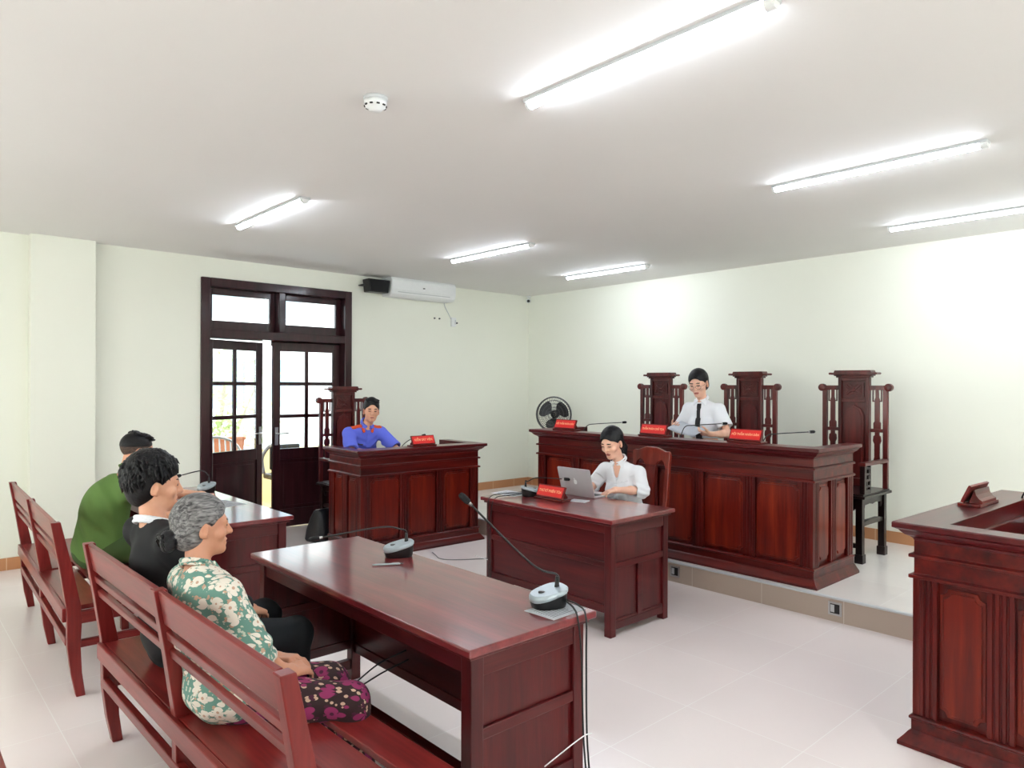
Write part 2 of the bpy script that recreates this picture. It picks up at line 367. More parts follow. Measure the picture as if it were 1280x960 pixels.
# block of flats across the street
bd = thing('apartment_building', 'pale block of flats far beyond the balcony', 'building', (5.5, CY+14, -3))
pb = paint_mat('pale_facade', (236, 236, 230)); gw = plain('blue_grey_window', (150, 168, 184), .3)
MB().box(-6, 6, 0, 3, 0, 9.5).build('facade', pb, bd)
MB().box(-6.2, 6.2, -.3, 3.1, 9.5, 9.8).build('roof', plain('grey_roof', (190, 186, 182), .8), bd)
for r_ in range(3):
    for c_ in range(6):
        MB().box(-5.2+c_*1.8, -4.2+c_*1.8, -.04, .02, 1.2+r_*2.7, 2.7+r_*2.7).build('window', gw, bd)
# round-backed mesh chair on the balcony
bc = thing('balcony_chair', 'grey round-backed chair out on the balcony behind the left door leaf', 'chair', (3.1, CY+1.2, -.01))
m = MB()
for k in range(15):
    a = PI*(k+.5)/15; m.tube([(.34*math.cos(a), .0, .45), (.36*math.cos(a), .1, .62+.36*math.sin(a)**.7)], .009, 6)
m.build('backrest', M['white_d'], bc)
m = MB(); m.tube([(.36*math.cos(PI*k/16), .1, .62+.36*math.sin(PI*k/16)**.7) for k in range(17)], .016); m.build('back_rim', M['steel'], bc)
MB().lathe([(0, .42), (.3, .42), (.31, .44), (.3, .46), (0, .46)], 24, (0, -.12, 0)).build('seat', M['white_d'], bc)
for sx in (-1, 1):
    for sy in (-1, 1): MB().tube([(sx*.2, -.12+sy*.18, .43), (sx*.27, -.12+sy*.25, 0)], .012).build('leg', M['steel'], bc)
ac_ = thing('office_chair', 'grey office chair with curved armrest standing just outside the door gap', 'chair', (3.90, CY+.92, -.01))
m = MB(); m.tube(bez([(-.28, .1, .52), (-.3, .1, .72), (-.26, .0, .86), (-.27, -.17, .9)], 6), .022); m.build('armrest', plain('grey_plastic', (130, 132, 134), .4), ac_)
m = MB(); m.cbox((0, 0, .48), (.48, .46, .07)); m.build('seat', M['black'], ac_, bevel=.02)
m = MB(); m.cbox((.06, .25, .70), (.40, .05, .32)); m.build('backrest', M['black'], ac_, bevel=.02)
m = MB(); m.tube([(0, 0, .1), (0, 0, .45)], .025)
for k in range(5): m.tube([(0, 0, .1), (.28*math.cos(k*PI*.4), .28*math.sin(k*PI*.4), .06)], .018)
for k in range(5): m.lathe([(0, -.02), (.03, -.02), (.03, .02), (0, .02)], 10, (.28*math.cos(k*PI*.4), .28*math.sin(k*PI*.4), .031), 'y')
m.build('base', M['black'], ac_)

# ------------------------------------------------------------------ ceiling fittings
def tube_light(x, y, label):
    t = thing('tube_light', label, 'ceiling light', (x, y, CEIL), 0, 'ceiling tube lights')
    L = 1.2
    m = MB(); m.prism([(-.036, 0), (.036, 0), (.036, -.016), (-.036, -.016)], -L/2, L/2, lambda u, v, a: (u, a, v)); m.build('housing', M['white_d'], t)
    n = 10; pr = [(.023*math.cos(PI+PI*k/n), -.016+.024*math.sin(PI+PI*k/n)) for k in range(n+1)]
    MB().prism(pr, -L/2+.035, L/2-.015, lambda u, v, a: (u, a, v), smooth=True).build('diffuser', M['lamp'], t)
    for a, b in ((-L/2, -L/2+.035), (L/2-.015, L/2)):
        pr2 = [(.026*math.cos(PI+PI*k/n), -.016+.027*math.sin(PI+PI*k/n)) for k in range(n+1)]
        MB().prism(pr2, a, b, lambda u, v, a: (u, a, v)).build('end_cap', M['white'], t)
    return t
for (x, yt, lb) in ((2.24, 2.354, 'lit tube light at the top edge, nearest and largest of the ceiling tubes'), (4.375, 2.267, 'lit tube light in the middle of the right ceiling, above the judges bench side'),
                    (6.18, 2.20, 'lit tube light cut off by the right edge, beside the right wall'), (2.242, 5.811, 'lit tube light above the door end of the room, leftmost on the ceiling'),
                    (4.49, 5.865, 'lit tube light in front of the air conditioner, middle of the far row'), (6.185, 5.825, 'lit tube light nearest the far right corner of the room')):
    tube_light(x, yt-.6, lb)
sd = thing('smoke_detector', 'round white smoke detector on the ceiling', 'smoke detector', (1.70, 2.80, CEIL))
MB().lathe([(0, 0), (.055, 0), (.055, -.012), (.05, -.016)], 28).build('base', M['white_d'], sd)
MB().lathe([(.05, -.014), (.052, -.034), (.046, -.044), (.03, -.05), (.03, -.058), (.0, -.06)], 28).build('cover', M['white'], sd)
m = MB()
for k in range(10):
    a = 2*PI*k/10; m.cbox((.049*math.cos(a), .049*math.sin(a), -.041), (.006, .014, .006), R=Matrix.Rotation(a, 3, 'Z'))
m.build('slots', M['black'], sd)
# air conditioner on the back wall
ac = thing('air_conditioner', 'white split air conditioner high on the back wall', 'air conditioner', wallA_to_world(-2.03, 0, 2.70), AA)
pf = [(0, .0), (0, .25), (-.14, .25), (-.2, .235), (-.222, .2), (-.222, .075), (-.205, .03), (-.16, .0)]
MB().prism(pf, -.49, .49, lambda u, v, a: (a, u, v)).build('body', M['white'], ac, bevel=.006)
MB().prism([(-.2225, .205), (-.2285, .2), (-.2285, .08), (-.2225, .075)], -.485, .485, lambda u, v, a: (a, u, v)).build('front_panel', M['white'], ac, bevel=.002)
MB().prism([(-.212, .062), (-.22, .058), (-.17, .006), (-.163, .012)], -.4, .4, lambda u, v, a: (a, u, v)).build('louver', M['white_d'], ac, bevel=.001)
MB().cbox((-.02, -.2295, .125), (.03, .003, .014)).build('display', M['chrome_dark'], ac)
MB().tube(bez([(.45, -.02, .01), (.47, -.02, -.05), (.53, -.012, -.13), (.575, -.012, -.2)], 5), .0045).build('power_cord', M['white_d'], ac)
ol = thing('wall_outlet', 'white switch box below the air conditioner', 'outlet', wallA_to_world(-1.415, 0, 2.40), AA)
MB().cbox((0, -.014, .06), (.075, .028, .12)).build('plate', M['white'], ol, bevel=.004)
MB().cbox((.02, -.03, .06), (.012, .008, .06)).build('switch', M['white_d'], ol); MB().lathe([(0, 0), (.012, 0), (.012, .02), (0, .02)], 10, (.05, -.03, .05), 'y').build('plug', M['black'], ol)
for k, s_ in enumerate((-1.72, -1.64)):
    o = MB().lathe([(0, 0), (.012, 0), (.01, -.014), (0, -.014)], 12, (0, 0, 0), 'y').build('wall_bracket', M['chrome_dark'], loc=wallA_to_world(s_, 0, 2.493))
    tag(o, ('small grey wall plug left of the other one', 'small grey wall plug nearer the switch box')[k]+' under the air conditioner', 'wall plug')
sp = thing('wall_speaker', 'small black loudspeaker on the wall beside the air conditioner', 'speaker', wallA_to_world(-2.68, 0, 2.80), AA)
MB().prism([(-.13, -.075), (.13, -.075), (.15, .08), (-.15, .08)], -.2, -.055, lambda u, v, a: (u, a, v)).build('cabinet', M['black'], sp, bevel=.01)
MB().prism([(-.115, -.062), (.115, -.062), (.132, .066), (-.132, .066)], -.208, -.198, lambda u, v, a: (u, a, v)).build('grille', M['foam'], sp)
m = MB(); m.box(-.03, .03, -.06, 0, -.02, .02); m.tube([(-.15, -.12, .01), (-.175, -.12, .01), (-.175, -.02, .01), (-.02, -.02, .01)], .008); m.build('bracket', M['black'], sp)
cc = thing('security_camera', 'tiny white security camera in the far top corner', 'camera', (CX-.03, CY-.03, 2.87))
MB().lathe([(0, .06), (.035, .06), (.035, .04), (.01, .035), (.01, 0), (0, 0)], 14).build('mount', M['white'], cc)
Rm = Matrix.Rotation(math.radians(222), 3, 'Z') @ Matrix.Rotation(math.radians(100), 3, 'Y')
MB().lathe([(0, -.05), (.03, -.05), (.034, .04), (.03, .055), (.024, .058)], 16, (0, 0, -.01), R=Rm).build('housing', M['white'], cc)
MB().lathe([(.0, .05), (.024, .05), (.02, .062), (0, .064)], 14, (0, 0, -.01), R=Rm).build('lens', M['black'], cc)
# floor-level sockets set into the platform riser
for k, (yy, lb) in enumerate(((2.094, 'metal socket box in the platform riser right of the judges bench corner'), (3.40, 'metal socket box in the platform riser behind the secretary chair'))):
    t = thing('riser_socket', lb, 'outlet', (PX, yy, .045), 0, 'sockets in the riser')
    m = MB()
    for a, b, c, d in ((-.045, .045, 0, .012), (-.045, .045, .078, .09), (-.045, -.033, .012, .078), (.033, .045, .012, .078)): m.box(-.006, .004, a, b, c, d)
    m.build('frame', M['steel'], t); MB().box(-.003, .002, -.033, .033, .012, .078).build('socket', M['black'], t); MB().box(-.005, -.002, .004, .03, .02, .07).build('flap', M['white_d'], t)

# ------------------------------------------------------------------ courtroom desks
def usweep(mb, l, d0, d1, prof, mi=0):
    """sweep a closed profile round back-left, front-left, front-right, back-right; prof: (out_side, out_front, z)"""
    vs = []
    for (x, y, sx, sy) in ((-l, d1, -1, 0), (-l, d0, -1, -1), (l, d0, 1, -1), (l, d1, 1, 0)):
        for (os, of, z) in prof: vs.append((x+sx*os, y+sy*of, z))
    n = len(prof); fs = []
    for i in range(3):
        for k in range(n): fs.append((i*n+k, i*n+(k+1) % n, (i+1)*n+(k+1) % n, (i+1)*n+k))
    fs += [tuple(range(n)), tuple(range(3*n, 4*n))]
    mb.add(vs, fs, mi); return mb
def P1(pts): return [(o, o, z) for o, z in pts]
def notched(w, h, c, n=4):
    """rectangle centred at u=0 from v=0..h with scooped corners"""
    out = []
    for (cx, cy, a0) in ((w/2, h, PI), (-w/2, h, 1.5*PI), (-w/2, 0, 0), (w/2, 0, .5*PI)):
        for k in range(n+1):
            a = a0 + (PI/2)*(k/n)
            out.append((cx+c*math.cos(a), cy+c*math.sin(a)))
    # order: arc sweeps must run counter-clockwise round the outline
    o2 = []
    arcs = [out[i*(n+1):(i+1)*(n+1)] for i in range(4)]
    arcs = [list(reversed(a)) for a in arcs]
    for a in arcs: o2 += a
    return o2
def fluted(w, dpt, k=3, g=.012, gd=.008):
    pts = [(-w/2, 0), (-w/2, -dpt)]
    for i in range(k):
        c = -w/2 + w*(i+1)/(k+1)
        pts += [(c-g/2, -dpt), (c-g/4, -dpt+gd), (c+g/4, -dpt+gd), (c+g/2, -dpt)]
    pts += [(w/2, -dpt), (w/2, 0)]
    return pts
def court_desk(label, L, D, loc, rz, nfront, cat='desk', side_cols=2, name='court_desk', pw=.1):
    t = thing(name, label, cat, loc, rz)
    l, d0, d1, Ht = L/2-.07, -(D/2-.07), D/2, 1.01
    W = [M['mah_x'], M['mah_z'], M['panel']]
    m = MB(); usweep(m, l, d0, d1, P1([(-.03, 0), (.052, 0), (.052, .018), (.042, .03), (.03, .045), (.018, .062), (.008, .07), (-.03, .07)])); m.build('plinth', M['mah_x'], t, bevel=.003)
    m = MB(); usweep(m, l, d0, d1, P1([(-.03, .07), (.008, .07), (.008, .118), (.016, .122), (.016, .132), (.006, .138), (-.03, .138)])); m.build('base_rail', M['mah_x'], t, bevel=.002)
    m = MB(); usweep(m, l, d0, d1, P1([(-.05, .138), (-.026, .138), (-.026, .765), (-.05, .765)])); m.build('carcass', M['mah_z'], t)
    z0, z1 = .138, .755
    def pil(cx, cy, face):
        m = MB(); pr = fluted(pw, .026)
        if face == 'f': m.prism(pr, z0, z1, lambda u, v, a: (cx+u, cy+v, a))
        elif face == 'l': m.prism(pr, z0, z1, lambda u, v, a: (cx+v, cy-u, a))
        else: m.prism(pr, z0, z1, lambda u, v, a: (cx-v, cy+u, a))
        m.build('pilaster', M['mah_z'], t, bevel=.002)
    def pan(cx, cy, w, face):
        hgt = z1-z0-.05; m = MB()
        for (ww, hh, c, off) in ((w, hgt, .03, .010), (w-.03, hgt-.03, .028, .017)):
            pr = [(u, v+(hgt-hh)/2) for u, v in notched(ww, hh, c)]
            fn = {'f': lambda u, v, a: (cx+u, cy-a, z0+.025+v), 'l': lambda u, v, a: (cx-a, cy-u, z0+.025+v), 'r': lambda u, v, a: (cx+a, cy+u, z0+.025+v)}[face]
            m.prism(pr, 0, off, fn)
        m.build('panel', M['panel'], t, bevel=.003)
    yf = d0+.026
    pitch = (2*l-pw)/nfront
    for i in range(nfront+1): pil(-l+pw/2+i*pitch, yf, 'f')
    for i in range(nfront): pan(-l+pw/2+(i+.5)*pitch, yf, pitch-pw-.012, 'f')
    sd_ = d1-d0; sp_ = (sd_-pw*.9)/side_cols
    for sgn, fc in ((-1, 'l'), (1, 'r')):
        xs = sgn*(l-.026)
        for i in range(side_cols+1): pil(xs, d0+pw*.45+i*sp_, fc)
        for i in range(side_cols): pan(xs, d0+pw*.45+(i+.5)*sp_, sp_-pw-.012, fc)
    # frieze with beads, cornice and ledge
    fz = [(-.05, -.05, .755)] + P1([(.004, .755), (.018, .757), (.018, .772), (.004, .776), (0, .778), (0, .848), (.018, .85), (.018, .864), (.004, .868), (0, .87), (0, .925)]) + [(-.05, -.05, .925)]
    m = MB(); usweep(m, l, d0, d1, fz); m.build('frieze', M['mah_x'], t, bevel=.002)
    cz = P1([(0, .925), (.004, .935), (.014, .944), (.03, .952), (.042, .964), (.05, .974), (.058, .978)]) + P1([(.07, .984), (.07, Ht-.004), (.066, Ht)]) + [(-.05, -.13, Ht), (-.05, -.13, .925)]
    m = MB(); usweep(m, l, d0, d1, cz); m.build('ledge', M['tab_x'], t, bevel=.002)
    ws = MB(); ws.box(-l+.05, l-.05, d0+.1, d1-.01, .80, .83); ws.box(-l+.05, l-.05, d0+.125, d0+.145, .83, .93)
    ws.build('work_surface', M['tab_x'], t, bevel=.003)
    return t
court_desk('long panelled judges bench with three red name plates, on the tiled platform', 2.97, .76, (5.345, 3.715, PH), -PI/2, 6)
court_desk('panelled dark wood desk of the man in blue, in front of the door wall', 1.51, .72, (4.062, 6.045, 0), math.radians(-2.0), 3)
court_desk('panelled dark wood desk cut off by the right edge of the photo', .74 and 1.55, .74, (4.195, .81, 0), PI-.04, 3)

# ------------------------------------------------------------------ plain tables
def plain_table(label, L, W_, H, loc, rz, group=None, mid=False, ez=.17):
    """modesty panel on local -Y, open on +Y"""
    t = thing('table', label, 'table', loc, rz, group)
    m = MB(); m.box(-L/2, L/2, -W_/2, W_/2, H-.028, H); m.build('tabletop', M['top_x'], t, bevel=.006)
    m = MB(); m.box(-L/2+.02, L/2-.02, -W_/2+.02, W_/2-.02, H-.045, H-.028); m.build('moulding', M['tab_x'], t, bevel=.004)
    a, b = L/2-.035, W_/2-.035; s = .055
    for sx in (-1, 1):
        for sy in (-1, 1):
            m = MB(); m.box(min(sx*a, sx*(a-s)), max(sx*a, sx*(a-s)), min(sy*b, sy*(b-s)), max(sy*b, sy*(b-s)), .0, H-.045)
            m.build('leg', M['tab_z'], t, bevel=.004)
    for sx in (-1, 1):
        m = MB(); x0, x1 = sorted((sx*(a-.016), sx*(a-.034))); m.box(x0, x1, -b+s, b-s, ez+.02, H-.045); m.build('end_panel', M['tab_z'], t)
        m = MB(); x0, x1 = sorted((sx*(a-.003), sx*(a-.04)))
        for z0, z1 in ((ez, ez+.05), (.435, .475), (H-.115, H-.045)): m.box(x0, x1, -b+s, b-s, z0, z1)
        if mid: m.box(x0, x1, -.025, .025, ez+.05, .435)
        m.build('end_rail', M['tab_y'], t, bevel=.003)
    m = MB(); m.box(-a+s, a-s, -b+.016, -b+.032, .19, H-.045); m.build('modesty_panel', M['tab_x'], t)
    m = MB()
    for z0, z1 in ((.15, .2), (.445, .48), (H-.1, H-.045)): m.box(-a+s, a-s, -b+.003, -b+.04, z0, z1)
    m.build('front_rail', M['tab_x'], t, bevel=.003)
    m = MB(); m.box(-a+s, a-s, b-.04, b-.01, H-.11, H-.045); m.build('apron', M['tab_x'], t, bevel=.003)
    m = MB(); m.box(-a+.01, a-.01, -.025, .025, .06, .11); m.build('foot_rail', M['tab_x'], t, bevel=.003)
    for sx in (-1, 1):
        m = MB(); m.box(sx*(a-s/2)-.02, sx*(a-s/2)+.02, -b+s, b-s, .06, .11); m.build('side_stretcher', M['tab_y'], t, bevel=.003)
    return t
FT = .765
ftab = plain_table('dark red table in the foreground with two microphones and a pen', 1.77, .62, FT, (1.737, 2.65, 0), PI/2)
plain_table('dark red table at the back left where the man in green leans', 1.77, .62, FT, (1.742, 5.25, 0), PI/2)
plain_table('dark red table of the woman at the laptop, below the judges bench', 1.30, .69, FT, (3.818, 3.525, 0), -PI/2, None, True, .045)

# ------------------------------------------------------------------ pews
def make_pew(label, loc, rz):
    t = thing('pew', label, 'bench', loc, rz, 'slatted red wooden pews')
    Lh = .962
    def post_x(z): return 0
    for i, x in enumerate((-Lh, 0, Lh)):
        # rear post: sabre leg up to the raked back (local -y is backwards)
        ctr = [(0.0, 0.0), (-.02, .12), (-.032, .26), (-.03, .40), (-.034, .47), (-.07, .68), (-.115, .912)]
        wd = [.021, .025, .030, .034, .033, .028, .022]
        poly = [(c-w, z) for (c, z), w in zip(ctr, wd)] + [(c+w, z) for (c, z), w in reversed(list(zip(ctr, wd)))]
        MB().prism(poly, -.024, .024, lambda u, v, a, x=x: (x+a, u, v)).build('back_post', M['pew_z'], t, bevel=.004)
        fl = [(.385, 0), (.43, 0), (.425, .2), (.43, .43), (.375, .43), (.38, .2)]
        MB().prism(fl, -.024, .024, lambda u, v, a, x=x: (x+a, u, v)).build('front_leg', M['pew_z'], t, bevel=.004)
        m = MB(); m.box(x-.018, x+.018, -.01, .39, .25, .285); m.build('side_stretcher', M['pew_y'], t, bevel=.003)
        m = MB(); m.box(x-.022, x+.022, -.01, .40, .375, .435); m.build('seat_bearer', M['pew_y'], t, bevel=.003)
    tilt = math.radians(11.5)
    def yb(z): return -.034 - (z-.47)*.185
    for x0, x1 in ((-Lh+.024, -.024), (.024, Lh-.024)):
        for z, h, nm in ((.853, .12, 'top_rail'), (.753, .033, 'back_slat'), (.688, .033, 'back_slat')):
            m = MB(); R_ = Matrix.Rotation(tilt*.9, 3, 'X')
            m.cbox(((x0+x1)/2, yb(z), z), (x1-x0, .02, h), R=R_); m.build(nm, M['pew_x'], t, bevel=.004)
        for y0, y1 in ((-.059, .115), (.145, .285), (.315, .445)):
            m = MB(); xa = x0 if y0 < 0 else x0-.024*(1 if x0 < -.5 else 1); xb = x1 if y0 < 0 else x1+.024
            m.box(xa, xb, y0, y1, .435, .46); m.build('seat_plank', M['pew_x'], t, bevel=.004)
    m = MB(); m.box(-Lh-.0, Lh+.0, -.082, -.06, .39, .461); m.build('rear_rail', M['pew_x'], t, bevel=.004)
    m = MB(); m.box(-Lh+.02, Lh-.02, -.066, -.036, .262, .3); m.build('stretcher', M['pew_x'], t, bevel=.004)
    m = MB(); m.box(-Lh, Lh, .42, .442, .385, .435); m.build('front_rail', M['pew_x'], t, bevel=.004)
    return t
pew = make_pew('red slatted pew in the foreground where the woman in green florals sits', (.855, 2.625, 0), -PI/2+.018)
dup(pew, (.845, 5.19, 0), -PI/2-.03, 'red slatted pew at the far left, behind the man in green')
dup(pew, (-.135, 1.80, 0), -PI/2, 'red slatted pew of which only one corner shows at the lower left edge')

# ------------------------------------------------------------------ carved high-back chairs
def carved_chair(label, loc, rz):
    """front faces local -Y; back plane at y=+.25"""
    t = thing('carved_chair', label, 'chair', loc, rz, 'carved high-back court chairs')
    B = .25; CZ = M['chair_z']; CD = M['chair_dark']; SZ = .57
    for sx in (-1, 1):
        for sy in (-1, 1):
            m = MB(); x = sx*.24; y = sy*.235
            m.box(x-.027, x+.027, y-.027, y+.027, .07, SZ-.03); m.box(x-.034, x+.034, y-.034, y+.034, 0, .075)
            m.build('leg', CD, t, bevel=.004)
        m = MB(); x = sx*.24; m.prism([(-.21, .3), (.21, .3), (.21, .33), (.1, .345), (-.1, .345), (-.21, .33)], -.015, .015, lambda u, v, a, x=x: (x+a, u, v)); m.build('side_stretcher', CD, t, bevel=.003)
        ap = [(-.21, SZ-.035), (-.21, SZ-.12), (-.18, SZ-.15), (-.16, SZ-.10), (-.06, SZ-.095), (0, SZ-.105), (.06, SZ-.095), (.16, SZ-.10), (.18, SZ-.15), (.21, SZ-.12), (.21, SZ-.035)]
        MB().prism(ap, -.012, .012, lambda u, v, a, x=x: (x+a, u, v)).build('side_apron', CD, t, bevel=.003)
    ap = [(-.215, SZ-.035), (-.215, SZ-.12), (-.18, SZ-.15), (-.16, SZ-.10), (0, SZ-.105), (.16, SZ-.10), (.18, SZ-.15), (.215, SZ-.12), (.215, SZ-.035)]
    MB().prism(ap, -.25, -.226, lambda u, v, a: (u, a, v)).build('front_apron', CD, t, bevel=.003)
    m = MB(); m.box(-.22, .22, -.25, -.22, .12, .16); m.build('foot_rail', CD, t, bevel=.003)
    m = MB(); m.box(-.30, .30, -.30, .29, SZ-.035, SZ-.012); m.box(-.285, .285, -.285, .28, SZ-.012, SZ); m.build('seat', CD, t, bevel=.005)
    for sx in (-1, 1):                      # posts, rails, slats and arms of each side
        m = MB(); m.box(sx*.262-.02, sx*.262+.02, B-.018, B+.018, SZ, 1.43); m.build('back_post', CZ, t, bevel=.004)
        m = MB(); x0, x1 = sorted((sx*.13, sx*.285)); m.box(x0, x1, B-.02, B+.02, 1.425, 1.465)
        m.lathe([(0, -.026), (.028, -.026), (.034, -.02), (.034, .02), (.028, .026), (0, .026)], 18, (sx*.287, B, 1.447), 'y'); m.build('top_rail', CZ, t, bevel=.003)
        m = MB(); x0, x1 = sorted((sx*.13, sx*.25)); m.box(x0, x1, B-.014, B+.014, 1.055, 1.085); m.build('cross_rail', CZ, t, bevel=.003)
        m = MB(); m.box(x0, x1, B-.014, B+.014, .78, .80); m.build('cross_rail', CZ, t, bevel=.003)
        cx = sx*.192
        sl = [(-.03, 1.085), (-.03, 1.135), (-.02, 1.15), (-.02, 1.34), (-.013, 1.36), (-.013, 1.425)]
        sl = sl + [(-u, v) for u, v in reversed(sl)]
        MB().prism(sl, B-.01, B+.01, lambda u, v, a, cx=cx: (cx+u, a, v)).build('side_slat', CZ, t, bevel=.002)
        sl = [(-.03, .80), (-.022, .84), (-.022, .95), (-.034, .98), (-.03, 1.02), (-.018, 1.03), (-.018, 1.055)]; sl += [(-u, v) for u, v in reversed(sl)]
        MB().prism(sl, B-.01, B+.01, lambda u, v, a, cx=cx: (cx+u, a, v)).build('side_slat', CZ, t, bevel=.002)
        m = MB()
        for q in (-1, 1):
            m.box(cx+q*.035-.004, cx+q*.035+.004, B-.008, B+.008, 1.33, 1.425); x0, x1 = sorted((cx+q*.039, cx+q*.013)); m.box(x0, x1, B-.008, B+.008, 1.322, 1.332)
        m.build('fretwork', CZ, t)
        m = MB(); m.box(sx*.262-.028, sx*.262+.028, -.26, B, .80, .83); m.build('armrest', CZ, t, bevel=.005)
        m = MB(); m.box(sx*.262-.02, sx*.262+.02, -.25, -.21, SZ, .80); m.build('arm_post', CD, t, bevel=.003)
        m = MB(); x = sx*.262; d_ = .012
        m.box(x-d_, x+d_, -.21, -.12, SZ, SZ+.03); m.box(x-d_, x+d_, -.12, -.10, SZ, .80)
        for z in (.62, .67, .72, .77): m.box(x-d_, x+d_, -.2, -.12, z, z+.016)
        for y, a, b in ((-.175, .60, .69), (-.14, .67, .78), (-.195, .70, .80)): m.box(x-d_, x+d_, y-.007, y+.007, a, b)
        m.build('arm_fretwork', CD, t)
    # central splat: framed, square motif on top, arched panel below, eaved cap
    m = MB(); m.box(-.135, .135, B-.004, B+.02, SZ, 1.535)
    m.box(-.135, -.105, B-.03, B-.004, SZ, 1.535); m.box(.105, .135, B-.03, B-.004, SZ, 1.535)
    for z0, z1 in ((1.505, 1.535), (1.315, 1.345), (SZ, .64)): m.box(-.105, .105, B-.028, B-.004, z0, z1)
    m.build('splat_frame', CZ, t, bevel=.004)
    m = MB(); m.box(-.085, .085, B-.016, B-.004, 1.362, 1.488); m.box(-.07, .07, B-.02, B-.016, 1.378, 1.474)
    for s_ in (-1, 1):
        pts = bez([(-.06, B-.022, 1.425-s_*.042), (-.02, B-.022, 1.425-s_*.008), (0, B-.024, 1.425), (.02, B-.022, 1.425+s_*.008), (.06, B-.022, 1.425+s_*.042)], 5); m.tube(pts, .006, 6)
    m.lathe([(0, -.01), (.016, -.008), (.02, 0), (.016, .004)], 12, (0, B-.02, 1.425), 'y')
    for q in (-1, 1):
        m.tube(bez([(q*.066, B-.02, 1.40), (q*.045, B-.02, 1.425), (q*.066, B-.02, 1.45)], 5), .005, 6)
        m.tube(bez([(-.03, B-.02, 1.425+q*.046), (0, B-.02, 1.425+q*.028), (.03, B-.02, 1.425+q*.046)], 5), .005, 6)
    m.build('carved_square', CZ, t, bevel=.002)
    arch = [(-.085, .66), (.085, .66), (.085, 1.20), (.06, 1.26), (.03, 1.275), (0, 1.295), (-.03, 1.275), (-.06, 1.26), (-.085, 1.20)]
    m = MB(); m.prism(arch, B-.02, B-.004, lambda u, v, a: (u, a, v)); m.prism([(u*.8, v-.015) for u, v in arch], B-.026, B-.02, lambda u, v, a: (u, a, v)); m.build('carved_panel', CZ, t, bevel=.003)
    m = MB(); m.box(-.15, .15, B-.04, B+.03, 1.535, 1.55); m.box(-.165, .165, B-.05, B+.035, 1.55, 1.562)
    ev = [(-.21, 1.575), (-.205, 1.562), (-.165, 1.56), (.165, 1.56), (.205, 1.562), (.21, 1.575), (.20, 1.582), (.165, 1.578), (.155, 1.60), (-.155, 1.60), (-.165, 1.578), (-.20, 1.582)]
    m.prism(ev, B-.06, B+.045, lambda u, v, a: (u, a, v)); m.build('cap', CZ, t, bevel=.003)
    return t
ch = carved_chair('carved high-back chair standing free at the right end of the judges bench', (6.27, 2.607, PH), -PI/2)
dup(ch, (6.23, 3.60, PH), -PI/2, 'carved high-back chair behind the right shoulder of the standing woman')
dup(ch, (6.23, 4.66, PH), -PI/2, 'carved high-back chair farthest from the camera behind the judges bench')
dup(ch, (3.88, 6.80, 0), 0, 'carved high-back chair of the man in blue, in front of the glazed door')
# secretary's splat-back chair
sc_ = thing('splat_back_chair', 'reddish splat-back chair of the woman at the laptop', 'chair', (4.50, 3.505, 0), -PI/2)
for sx in (-1, 1):
    MB().prism([(.16, 0), (.2, 0), (.205, .45), (.24, .8), (.265, 1.07), (.235, 1.07), (.205, .8), (.165, .45)], -.02, .02, lambda u, v, a, sx=sx: (sx*.16+a, u, v)).build('back_post', M['splat'], sc_, bevel=.005)
    MB().box(sx*.16-.02, sx*.16+.02, -.2, -.16, 0, .43).build('front_leg', M['splat'], sc_, bevel=.004)
    MB().box(sx*.16-.014, sx*.16+.014, -.17, .17, .2, .235).build('side_stretcher', M['splat'], sc_, bevel=.003)
m = MB(); m.box(-.19, .19, -.22, .2, .43, .46); m.build('seat', M['splat'], sc_, bevel=.008)
m = MB(); m.box(-.16, .16, -.19, -.17, .37, .43); m.box(-.16, .16, .16, .18, .37, .43); m.build('apron', M['splat'], sc_, bevel=.003)
cr = [(-.215, 1.03), (-.2, .96), (-.17, .955), (-.15, 1.0), (-.12, 1.02), (-.08, 1.0), (-.06, .97), (.06, .97), (.08, 1.0), (.12, 1.02), (.15, 1.0), (.17, .955), (.2, .96), (.215, 1.03), (.215, 1.075), (.2, 1.092), (.16, 1.09), (.11, 1.105), (.06, 1.12), (-.06, 1.12), (-.11, 1.105), (-.16, 1.09), (-.2, 1.092), (-.215, 1.075)]
cr = [(u*.86, v) for u, v in cr]
MB().prism(cr, .225, .255, lambda u, v, a: (u, a+(v-1.04)*.1, v)).build('crest_rail', M['splat'], sc_, bevel=.006)
sp2 = [(-.055, .46), (.055, .46), (.05, .6), (.042, .8), (.05, .98), (-.05, .98), (-.042, .8), (-.05, .6)]
MB().prism(sp2, -.009, .009, lambda u, v, a: (u, .185+max(0, v-.46)*.1+a, v)).build('splat', M['splat'], sc_, bevel=.003)

